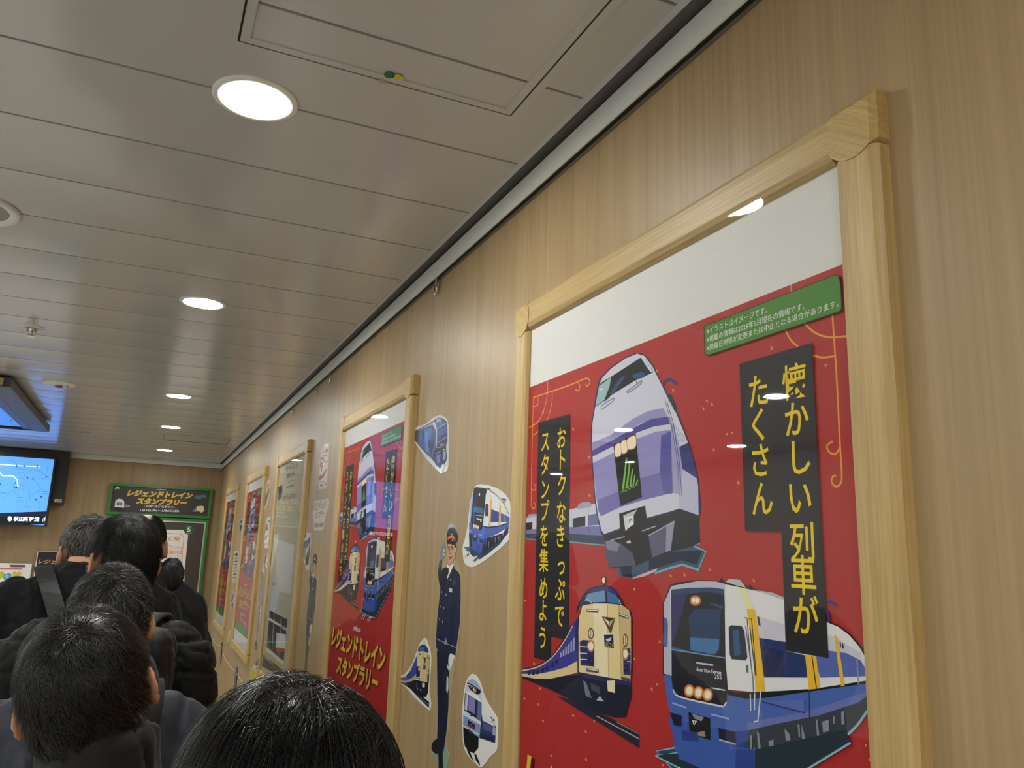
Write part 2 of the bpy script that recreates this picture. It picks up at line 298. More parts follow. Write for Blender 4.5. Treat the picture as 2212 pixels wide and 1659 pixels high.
p|e5a35a|0|1296,-5293,1289,-5311,1269,-5328,1239,-5341,1204,-5347,1169,-5346,1139,-5337,1120,-5323,1113,-5305,1120,-5286,1141,-5269,1171,-5256,1207,-5250,1242,-5252,1271,-5261,1290,-5275
p|fff4e0|0|1208,-5295,1205,-5306,1196,-5316,1183,-5324,1167,-5327,1152,-5326,1139,-5320,1130,-5311,1128,-5300,1131,-5289,1140,-5279,1153,-5271,1169,-5268,1184,-5270,1197,-5275,1206,-5284
p|fff4e0|0|1285,-5293,1282,-5305,1273,-5315,1260,-5322,1245,-5325,1230,-5324,1217,-5319,1208,-5310,1205,-5299,1209,-5287,1218,-5277,1231,-5270,1246,-5267,1261,-5268,1274,-5274,1282,-5283
p|c2722c|0|1166,-6372,1157,-6403,1133,-6431,1098,-6454,1056,-6466,1014,-6468,979,-6457,955,-6436,947,-6407,956,-6376,981,-6347,1017,-6325,1059,-6313,1101,-6312,1136,-6323,1159,-6345
p|eeb268|0|1143,-6376,1136,-6401,1117,-6425,1089,-6443,1056,-6453,1023,-6454,995,-6445,977,-6427,971,-6404,978,-6378,997,-6354,1026,-6336,1059,-6326,1092,-6326,1119,-6335,1137,-6353
p|fff6e4|0|1118,-6380,1113,-6399,1100,-6416,1080,-6429,1057,-6436,1034,-6437,1014,-6430,1001,-6417,997,-6399,1002,-6381,1016,-6363,1035,-6350,1059,-6343,1082,-6343,1101,-6350,1114,-6363
p|c2722c|0|1346,-6365,1337,-6395,1314,-6423,1280,-6445,1239,-6457,1199,-6458,1165,-6448,1142,-6427,1134,-6399,1143,-6368,1167,-6340,1202,-6318,1243,-6306,1283,-6306,1317,-6317,1339,-6337
p|eeb268|0|1324,-6368,1317,-6393,1299,-6416,1272,-6434,1240,-6444,1208,-6445,1181,-6436,1163,-6418,1157,-6395,1164,-6370,1183,-6347,1211,-6329,1243,-6319,1275,-6319,1301,-6328,1318,-6346
p|fff6e4|0|1299,-6372,1295,-6391,1282,-6408,1262,-6421,1240,-6428,1218,-6428,1199,-6421,1187,-6408,1182,-6391,1187,-6373,1200,-6356,1220,-6343,1242,-6336,1265,-6336,1283,-6343,1295,-6356
p|c2722c|0|1518,-6361,1509,-6391,1486,-6418,1453,-6440,1414,-6452,1375,-6453,1342,-6443,1320,-6422,1313,-6395,1321,-6365,1344,-6337,1379,-6315,1418,-6303,1457,-6303,1490,-6314,1511,-6334
p|eeb268|0|1496,-6365,1490,-6389,1472,-6412,1445,-6429,1414,-6439,1383,-6440,1357,-6431,1340,-6414,1334,-6391,1341,-6366,1360,-6343,1386,-6326,1418,-6316,1448,-6316,1474,-6325,1491,-6342
p|fff6e4|0|1472,-6369,1468,-6386,1455,-6403,1436,-6416,1415,-6423,1393,-6423,1375,-6416,1363,-6404,1359,-6387,1364,-6369,1377,-6352,1395,-6339,1417,-6332,1439,-6332,1457,-6339,1469,-6352
l|e0e0e6|0|14|1493,-6288,1740,-6276
p|4d6aa8|0|522,-5565,580,-5556,617,-5625,607,-5919,512,-5939
p|1d2a45|0|1828,-5561,1880,-5534,2053,-5525,2099,-5570,2142,-5859,2110,-5897,1871,-5912,1837,-5869
p|2f5a88|0|1903,-5589,2003,-5564,2028,-5843,1917,-5872
p|f3edb2|0|2011,-5099,2142,-5106,2280,-5325,2150,-5334
p|f5c02e|0|2150,-5331,2287,-5333,2374,-5710,2410,-6178,2265,-6208,2223,-5727
l|2a2a2a|0|12|2105,-5432,2153,-5428,2172,-5672,2210,-6033
l|2a2a2a|0|14|2189,-5434,2229,-5426,2279,-6038
l|6f7686|0|16|2125,-5521,2221,-6062,2226,-6211
l|333333|0|18|2197,-5527,2268,-6037
p|27364a|0|2319,-5399,2354,-5402,2374,-5498,2343,-5493
p|2a7a3a|0|2113,-5948,2151,-5935,2152,-6018,2117,-6028
p|24386e|0|2343,-5626,2762,-5626,2757,-5717,3039,-5730,3154,-5928,2404,-6035
p|5a6cb4|0|3162,-5725,3350,-5644,3576,-5640,3744,-5687,3800,-5755,3798,-5822,3219,-5919
p|1d2f5a|0|2374,-5710,2702,-5717,2709,-5990,2426,-6032
p|f5c02e|0|3029,-5729,3182,-5721,3211,-6023,3059,-6060
p|f5c02e|0|3431,-5479,3471,-5498,3535,-5949,3488,-5964
l|2a2a2a|0|14|3124,-5726,3166,-6033
l|9aa2c4|0|14|3702,-5690,3703,-5910
p|27364a|0|3497,-5543,3511,-5545,3515,-5594,3501,-5591
p|27364a|0|3528,-5553,3542,-5555,3546,-5604,3532,-5600
p|c3c8c8|0|1803,-5047,1848,-5009,2049,-5010,2125,-5067,2143,-5095,2021,-5082
p|b9bcc0|0|2257,-5108,2581,-5124,2757,-5165,2755,-5190,2468,-5136
p|2a2c30|0|2167,-5102,2197,-5068,2235,-5062,2258,-5081,2257,-5117
p|1a1a1e|0|1685,-5044,1719,-4993,1756,-5041
l|2d3f80|1|30|3356,-5172,3427,-5170,3476,-5205
l|2d3f80|0|30|3351,-5249,3377,-5364
p|15161a|0|1038,-6643,1457,-6634,1455,-6878,1053,-6887
p|e8e8e8|0|1107,-6724,1211,-6713,1143,-6778
p|15161a|0|1132,-6731,1183,-6725,1146,-6758
p|8f949e|0|1101,-6647,1339,-6644,1294,-6700,1156,-6694
p|9a927e|0|1152,-6857,1345,-6802,1370,-6860,1193,-6881
p|141a33|0|652,-6713,898,-6709,887,-6841,732,-6851
p|141a33|0|1606,-6713,1901,-6700,1911,-6824,1619,-6842
p|2c3f8c|0|889,-6877,1222,-6843,1209,-7022,1062,-7094,846,-7117,907,-6989
l|9fb4e4|0|20|697,-6593,1002,-6600
l|9fb4e4|0|20|1479,-6586,1805,-6577
l|b8c4e0|0|16|1619,-6840,1910,-6827
p|101426|0|1763,-6912,1759,-6922,1748,-6933,1731,-6942,1712,-6948,1693,-6950,1676,-6948,1666,-6943,1662,-6934,1666,-6924,1678,-6913,1694,-6905,1714,-6898,1733,-6896,1749,-6898,1759,-6904
l|c9d2e6|0|12|1680,-6912,1746,-6898
p|101426|0|1761,-6966,1757,-6976,1746,-6986,1729,-6995,1710,-7001,1691,-7004,1675,-7002,1664,-6997,1660,-6988,1664,-6978,1676,-6967,1692,-6958,1712,-6952,1731,-6950,1747,-6952,1758,-6957
l|c9d2e6|0|12|1679,-6966,1744,-6951
l|d4d8ea|0|20|2176,-6241,2177,-6421
l|d4d8ea|0|20|2248,-6222,2238,-6402
l|d4d8ea|0|20|2353,-6168,2288,-6508,2219,-6531
l|30407c|0|14|3065,-6063,3053,-6331
l|30407c|0|14|3000,-6170,2989,-6295,2347,-6295
p|8d93a6|0|2265,-6621,2298,-6626,2340,-6891,2290,-6905
p|8d93a6|0|2446,-6682,2521,-6649,2526,-6848,2465,-6871
p|8d93a6|0|2886,-6427,2911,-6420,2918,-6542,2895,-6549
p|8d93a6|0|2940,-6417,2966,-6477,2994,-6566,2939,-6619
p|8d93a6|0|3139,-6335,3164,-6325,3180,-6488,3149,-6502
p|8d93a6|0|3223,-6336,3310,-6303,3312,-6405,3231,-6437
p|8d93a6|0|3371,-6255,3389,-6249,3392,-6320,3370,-6328
p|8d93a6|0|3476,-6200,3512,-6185,3513,-6303,3473,-6318
p|8d93a6|0|2693,-6504,2763,-6546,2780,-6598,2707,-6627
p|8d93a6|0|2200,-6807,2223,-6802,2274,-6906,2252,-6914
p|8d93a6|0|2152,-6685,2182,-6678,2187,-6940,2159,-6961
p|22343f|0|304,-7305,812,-7149,907,-7226,1422,-7239,2001,-7178,2233,-6813,3520,-6352,3574,-6458,2180,-7351,1454,-7352
l|8fc0d4|0|20|847,-7146,304,-7305,1458,-7360,2181,-7355,3574,-6458
p|3f5fb2|0|753,-7012,2233,-6813,2211,-7099,1923,-7201,1420,-7230,833,-7223
p|2f489a|0|1918,-6874,2233,-6813,2211,-7099,1874,-7205
l|e6eef0|0|30|863,-7324,519,-7521
l|e6eef0|0|30|1044,-7330,772,-7509
l|e6eef0|0|30|1573,-7343,1238,-7512
l|e6eef0|0|30|1744,-7346,1449,-7514
p|26262a|0|2144,-2443,3319,-2447,3329,-4477,3347,-5715,2755,-5715,2757,-4467,2165,-4450
v|f2d21f|懐|3041,-2826,385,432
v|f2d21f|か|3043,-3245,385,432
v|f2d21f|し|3064,-3668,385,432
v|f2d21f|い|3045,-4100,385,432
v|f2d21f|列|3056,-4572,385,432
v|f2d21f|車|3050,-4917,385,432
v|f2d21f|が|3057,-5332,385,432
v|f2d21f|た|2458,-2831,375,432
v|f2d21f|く|2448,-3234,375,432
v|f2d21f|さ|2454,-3650,375,432
v|f2d21f|ん|2465,-4088,375,432
p|16351a|0|1470,-1802,1512,-1794,3691,-1780,3737,-1806,3758,-1891,3762,-2168,3731,-2205,1555,-2217,1495,-2193,1475,-2150
p|4d8a33|0|1488,-1811,1540,-1806,3690,-1789,3727,-1812,3749,-1897,3749,-2165,3716,-2192,1556,-2204,1509,-2184,1492,-2147
t|e9e9e6|※イラストはイメージです。|1529,-1930,2655,-1933,85|0|0
t|e9e9e6|※掲載の情報は2026年1月現在の情報です。|1526,-2042,3237,-2045,85|0|0
t|e9e9e6|※開催日時等が変更または中止となる場合があります。|1523,-2154,3714,-2146,85|0|0
t|f4f0ea|JR東日本|-440,-7965,573,-7964,164|2|0
t|4c1214|レジェンドトレイン|-3433,-8789,3588,-8727,692|5|0.18
t|4c1214|スタンプラリー|-2324,-9546,3003,-9400,640|5|0.18
t|f2c545|レジェンドトレイン|-3508,-8781,3542,-8721,695|4|0.18
t|f2c545|スタンプラリー|-2393,-9539,2956,-9394,642|4|0.18
t|f0ebe6|- 記憶に残る“名車”たち -|-1540,-9919,1747,-9808,206|1|0
t|1b1b1d|1月9日(金)～3月8日(日)|-1084,-10258,2341,-10373,283|3|0
t|e4e4e4|1月9日(金)～3月8日(日)|-1112,-10250,2338,-10361,277|1|0
l|c98a3a|1|20|3443,-10396,3214,-10539,3126,-10719'''
LEAFLET_ART='''r|c4bca4|-4000,-11200,4000,-300
t|2c2f3a|おトクなきっぷで|-1922,-698,1593,-762,316|2|0
t|2c2f3a|出かけよう|-1785,-946,1602,-1054,252|2|0
t|2c2f3a|東京の旅|-1303,-1373,1084,-1376,259|2|0
l|6a6a66|0|40|-680,-1571,918,-1593
l|6a6a66|0|60|-1151,-1820,1184,-1845
t|3a3f4e|モバイルチケット|-1702,-2508,2037,-2469,280|2|0
p|20242c|0|-3864,-1622,-2536,-1601,-2288,-2037,-3389,-2135
p|5f6470|0|-3598,-2071,-2455,-2027,-2331,-2243,-3401,-2402
p|c9ccd2|1|-2047,-5779,-1293,-5955,-558,-6510,-525,-7512,-1468,-8061,-2709,-7962,-2319,-6691
p|e8c8b0|0|-2543,-5894,-2061,-5755,-1608,-5965,-2000,-6128
p|dcdad2|0|-3801,-4305,2633,-4702,2691,-6848,-254,-6925,-2047,-5779
t|50545c|ご案内|-2899,-6744,-1812,-6706,151|1|0
p|222834|0|-2840,-8003,2543,-7986,2522,-9791,-2706,-9805
l|e8e8e6|0|120|-1309,-8030,-949,-9775
l|e8e8e6|0|120|884,-8027,918,-9785
l|e8e8e6|0|120|-2959,-8424,2684,-8430
p|2d6a3a|0|-2747,-9147,-1546,-9419,-1586,-9745,-2655,-9762
p|e9e9e6|0|-111,-8826,2498,-8644,2643,-9277,-33,-9527
t|23262c|のりかえ|-200,-8678,2430,-8520,232|3|0
p|c23a2c|0|270,-9457,2589,-9251,2607,-9394,217,-9634
p|e6e4da|0|-2706,-9805,2522,-9791,2503,-9938,-2838,-10004
p|c9b888|0|-2838,-10004,2503,-9938,2413,-10143,-3094,-10219
p|1d2a3c|0|-3471,-10266,2430,-10173,2519,-10512,-3750,-10859
p|1f5030|0|-795,-10211,2430,-10173,2469,-10424,-462,-10547
t|d8dade|お得なきっぷ|-3103,-10404,-342,-10358,165|1|0'''
HEADER_ART='''t|f0f0ee|JR|-4026,1030,-3604,1013,247|3|0
t|eeeeea|JR東日本|-402,1161,398,1160,151|1|0
t|3a2c10|レジェンドトレイン|-2841,440,2789,477,620|7|0.25
t|ecc03c|レジェンドトレイン|-2878,469,2755,513,620|6|0.25
t|ecc03c|スタンプラリー|-2042,-214,2321,-165,608|6|0.25
t|e8e8e6|- 記憶に残る“名車”たち -|-1343,-474,1343,-438,224|1|0
t|f2f2f0|1月9日(金)～3月8日(日)|-1647,-904,1711,-822,272|2|0
p|e4e4ea|0|-3771,90,-3560,195,-3246,151,-3080,-55,-3041,-607,-3827,-587,-3832,-97
p|22222c|0|-3671,-137,-3237,-156,-3231,-433,-3680,-426
p|8d8bb0|0|-3599,-176,-3317,-191,-3305,-375,-3587,-366
p|14141a|0|-3824,-618,-3151,-625,-3205,-873,-3738,-858
p|8886a8|0|-3078,-301,-2563,-366,-2530,-549,-3045,-576
p|4f7488|0|2928,855,3850,1006,4018,855,4015,598,3536,539,2989,572
p|22333f|0|3522,666,4002,726,3993,520,3606,447
p|e6d49c|0|3247,-147,3721,-58,3915,-175,3925,-557,3732,-726,3332,-651
p|8f8cae|0|3247,-147,3332,-651,2772,-743,3042,-476
p|2b2a3c|0|2238,-770,3060,-633,3369,-713,3316,-779
p|26262e|0|3322,-557,3601,-638,3554,-754,3372,-745'''
CASE_ART='''p|eceae6|0|86,-761,2364,-710,2760,-1182,2808,-4471,3415,-11302,170,-11252,-716,-795
l|d4763c|1|50|240,-1095,1937,-1121,2343,-1324,2418,-1633,2478,-3616,3118,-10703
t|dd6a24|新宿駅|552,-1794,2068,-1770,421|2|0.15
p|f0dcd0|0|235,-2051,692,-2005,1546,-2346,2364,-2319,2399,-2629,305,-2663
l|cf9a80|0|40|235,-2051,751,-2015,1480,-2287,2371,-2381
p|d9b8a0|0|359,-2631,440,-2628,485,-3026,405,-3028
p|ecd2c0|0|429,-3089,481,-3087,554,-3727,503,-3728
p|e2935c|0|504,-2636,584,-2633,629,-3021,548,-3024
p|ecd2c0|0|573,-3084,624,-3083,698,-3723,646,-3725
p|e2935c|0|649,-2640,730,-2638,773,-3017,692,-3020
p|ecd2c0|0|716,-3080,768,-3079,842,-3720,790,-3721
p|d9b8a0|0|794,-2645,875,-2642,917,-3013,836,-3015
p|ecd2c0|0|861,-3076,912,-3074,986,-3716,934,-3717
p|e2935c|0|939,-2650,1020,-2647,1061,-3009,981,-3011
p|ecd2c0|0|1005,-3072,1057,-3070,1130,-3712,1078,-3714
p|e2935c|0|1085,-2654,1166,-2652,1206,-3004,1125,-3007
p|ecd2c0|0|1149,-3068,1201,-3066,1274,-3709,1222,-3710
p|d9b8a0|0|1231,-2659,1312,-2656,1351,-3000,1270,-3003
p|ecd2c0|0|1294,-3063,1346,-3062,1419,-3705,1367,-3706
p|e2935c|0|1377,-2664,1458,-2661,1496,-2996,1415,-2998
p|ecd2c0|0|1439,-3059,1491,-3058,1564,-3701,1512,-3703
p|e2935c|0|1523,-2668,1605,-2666,1641,-2992,1560,-2994
p|ecd2c0|0|1584,-3055,1637,-3053,1709,-3698,1657,-3699
p|d9b8a0|0|1670,-2673,1752,-2670,1787,-2987,1705,-2990
p|ecd2c0|0|1730,-3051,1782,-3049,1854,-3694,1802,-3695
p|e2935c|0|1817,-2678,1898,-2675,1933,-2983,1851,-2985
p|ecd2c0|0|1876,-3046,1928,-3045,2000,-3690,1948,-3691
p|e2935c|0|1964,-2682,2046,-2680,2079,-2979,1997,-2981
p|ecd2c0|0|2021,-3042,2074,-3041,2146,-3686,2093,-3688
p|d9b8a0|0|2111,-2687,2193,-2685,2225,-2974,2143,-2977
p|ecd2c0|0|2168,-3038,2220,-3036,2292,-3683,2239,-3684
p|e2935c|0|2258,-2692,2341,-2689,2372,-2970,2290,-2973
p|ecd2c0|0|2314,-3034,2367,-3032,2438,-3679,2386,-3680
p|e07a40|0|2047,-3689,2387,-3588,2401,-3711,2062,-3824
p|14502e|0|3251,-648,3234,-831,3148,-990,3005,-1099,2827,-1142,2642,-1113,2477,-1017,2358,-867,2302,-687,2318,-504,2404,-346,2546,-236,2723,-192,2909,-220,3075,-317,3195,-467
t|f4f4f0|5|2621,-887,2929,-875,414|3|0
t|d4e0d4|ページ|2551,-1065,3025,-1047,113|2|0
t|d4e0d4|全ページ|2543,-451,2958,-433,126|1|0'''
SCREEN_ART='''l|a8bcb0|0|90|-7248,-937,-4031,-742,-2781,-746,-2191,-750,-1005,-711
l|b0a878|0|40|-7248,-937,-4031,-742,-1005,-711
p|2c4468|0|-2733,-791,-2731,-835,-2738,-874,-2754,-900,-2775,-910,-2798,-903,-2820,-880,-2838,-843,-2849,-799,-2851,-755,-2843,-716,-2828,-690,-2807,-680,-2783,-687,-2761,-710,-2743,-747
p|2c4468|0|-2166,-749,-2164,-793,-2172,-832,-2187,-858,-2208,-869,-2232,-862,-2254,-838,-2272,-801,-2283,-757,-2284,-713,-2277,-674,-2261,-647,-2240,-637,-2217,-644,-2194,-668,-2176,-704
p|2c4468|0|-1181,-675,-1180,-720,-1187,-759,-1203,-786,-1225,-796,-1248,-789,-1271,-765,-1289,-728,-1300,-684,-1301,-639,-1294,-600,-1278,-574,-1256,-563,-1233,-570,-1210,-594,-1192,-631
l|b0bea8|0|90|-5603,-1195,-3929,-1458,-3731,-1685,-2902,-1675,-2565,-1991,-2437,-2610
l|3c5a86|0|28|-4081,-389,-3173,-338,-2801,-601,-2740,-1034,-1897,-1041,-952,-1100,-419,-1553,-485,-1704,-1447,-1848,-2419,-1836
l|3c5a86|0|28|-3892,-1022,-3293,-1558
l|3c5a86|0|28|-3457,-1280,-2194,-1335,-1842,-1748,-1533,-4287
l|3c5a86|0|28|-3807,-2314,-3527,-1959,-2785,-1909
l|3c5a86|0|28|-3773,-2551,-3295,-2424,-2959,-2451,-2656,-2238
l|3c5a86|0|28|-1409,-1816,-817,-2410,-820,-2702,-1350,-3296
l|3c5a86|0|28|-949,-3001,-566,-3317,-955,-3582,-1458,-3611
l|3c5a86|0|28|-955,-3582,-566,-3947,-556,-4332
l|3c5a86|0|28|-465,-2485,-956,-2953
l|3c5a86|0|28|-2311,-2312,-1854,-2573,-1522,-2842,-1416,-3608
l|3c5a86|0|28|-3442,-3724,-3024,-3174,-2506,-2710
l|3c5a86|0|28|-2625,-3054,-2158,-3411
l|3c5a86|0|28|-2423,-2705,-2231,-2886,-1848,-2621
l|3c5a86|0|28|-465,-1213,-433,-620
p|1c2c48|0|-3736,-2405,-3736,-2434,-3745,-2460,-3762,-2477,-3783,-2485,-3805,-2480,-3826,-2465,-3842,-2441,-3851,-2412,-3850,-2383,-3841,-2358,-3825,-2340,-3804,-2333,-3782,-2337,-3761,-2352,-3745,-2376
p|1c2c48|0|-2598,-2234,-2598,-2264,-2607,-2290,-2624,-2307,-2645,-2315,-2668,-2310,-2689,-2295,-2705,-2271,-2714,-2242,-2713,-2212,-2704,-2187,-2688,-2169,-2666,-2162,-2643,-2166,-2622,-2181,-2606,-2205
p|1c2c48|0|-2462,-2611,-2462,-2641,-2471,-2666,-2487,-2684,-2509,-2691,-2532,-2687,-2553,-2672,-2569,-2648,-2577,-2619,-2577,-2589,-2568,-2564,-2552,-2546,-2530,-2539,-2507,-2543,-2486,-2558,-2470,-2582
p|1c2c48|0|-2627,-2622,-2627,-2651,-2637,-2677,-2653,-2695,-2674,-2702,-2697,-2697,-2718,-2682,-2734,-2658,-2743,-2629,-2743,-2600,-2734,-2574,-2717,-2556,-2696,-2549,-2673,-2554,-2652,-2569,-2636,-2593
p|1c2c48|0|-1350,-1812,-1350,-1842,-1360,-1868,-1376,-1886,-1398,-1893,-1422,-1889,-1443,-1873,-1459,-1849,-1468,-1820,-1467,-1790,-1458,-1764,-1441,-1746,-1419,-1739,-1396,-1743,-1375,-1758,-1358,-1783
p|1c2c48|0|-1783,-1744,-1783,-1774,-1793,-1800,-1809,-1818,-1831,-1825,-1854,-1821,-1876,-1805,-1892,-1781,-1900,-1752,-1900,-1722,-1891,-1696,-1874,-1678,-1852,-1671,-1829,-1675,-1808,-1691,-1792,-1715
p|1c2c48|0|-360,-1549,-360,-1579,-370,-1605,-387,-1623,-409,-1631,-433,-1626,-454,-1611,-470,-1586,-479,-1557,-478,-1527,-469,-1501,-452,-1483,-430,-1475,-406,-1479,-385,-1495,-368,-1519
p|1c2c48|0|-507,-3314,-507,-3344,-517,-3369,-534,-3387,-555,-3394,-579,-3390,-600,-3374,-617,-3350,-625,-3321,-625,-3291,-615,-3265,-598,-3248,-576,-3240,-553,-3245,-531,-3261,-515,-3285
p|1c2c48|0|-896,-3579,-896,-3608,-906,-3634,-923,-3651,-944,-3659,-968,-3654,-989,-3638,-1005,-3614,-1014,-3585,-1013,-3556,-1004,-3530,-987,-3512,-965,-3505,-942,-3510,-921,-3525,-905,-3549
l|3f5f8e|0|60|-2400,-3473,-1914,-3473
l|3f5f8e|0|60|-2373,-3663,-1888,-3664
l|3f5f8e|0|60|-2349,-3834,-1864,-3835
l|3f5f8e|0|60|-563,-2832,-67,-2831
l|3f5f8e|0|60|-520,-3024,-24,-3023
l|3f5f8e|0|60|-3685,-3166,-3207,-3166
l|3f5f8e|0|60|-1665,-4246,-1176,-4249
p|0c1424|0|-22259,-5555,27,-4543,-23,-4931,-22198,-5887
p|060a14|0|-22198,-5887,-23,-4931,-9,-5671,-22080,-6526
p|cfe2f8|0|-2500,-5308,-2500,-5392,-2524,-5463,-2568,-5513,-2625,-5532,-2687,-5518,-2744,-5474,-2788,-5405,-2811,-5323,-2811,-5240,-2787,-5168,-2743,-5119,-2686,-5099,-2624,-5113,-2567,-5157,-2523,-5226
t|d6e6f8|秋田新幹線|-2380,-5511,-445,-5460,418|2|0
t|d6e6f8|(北|-206,-5469,83,-5465,386|2|0'''
HEART_ART='''p|e9ebe6|0|-4673,-940,-211,-885,444,-6282,-3885,-6241
p|d06a80|0|-4698,-766,-233,-728,-218,-885,-4673,-940
p|5aa6bc|1|-1310,-1879,-1519,-1687,-1679,-1442,-1675,-1247,-1545,-1173,-1389,-1277,-1261,-1185,-1101,-1200,-953,-1357,-1002,-1572,-1168,-1734
t|eef6f6|ル|-1455,-1587,-1150,-1596,214|1|0
p|c8c23a|1|-1801,-1727,-2006,-1554,-2165,-1310,-2160,-1133,-2030,-1059,-1877,-1145,-1749,-1060,-1596,-1103,-1512,-1297,-1633,-1548
p|d8bc4a|1|-532,-1706,-740,-1531,-900,-1285,-894,-1107,-762,-1033,-607,-1119,-477,-1034,-321,-1077,-237,-1272,-361,-1525
p|c8c23a|1|-2729,-1743,-2932,-1571,-3091,-1328,-3085,-1152,-2957,-1079,-2806,-1164,-2679,-1080,-2528,-1123,-2444,-1315,-2563,-1564
p|3a5fa8|0|-1977,-2104,-1882,-2117,-1876,-2202,-1952,-2196
p|b0502c|0|-1762,-2084,-1667,-2096,-1661,-2181,-1737,-2175
p|7a6aa8|0|-1609,-2064,-1514,-2076,-1508,-2161,-1584,-2155
p|3a5fa8|0|-1386,-2096,-1290,-2108,-1285,-2193,-1361,-2187
p|b0502c|0|-1756,-2348,-1661,-2361,-1655,-2445,-1730,-2439
p|7a6aa8|0|-1572,-2328,-1476,-2341,-1471,-2425,-1546,-2419
p|3a5fa8|0|-1354,-2325,-1258,-2338,-1252,-2422,-1328,-2416
p|b0502c|0|-1711,-2664,-1616,-2677,-1610,-2761,-1685,-2755
p|7a6aa8|0|-1555,-2662,-1460,-2675,-1454,-2760,-1530,-2754
p|3a5fa8|0|-2004,-2351,-1909,-2364,-1903,-2448,-1978,-2442'''
NAVY_ART='''t|d8a04a|レジェンドトレイン|-554,-331,3851,-344,401|2|0.2'''
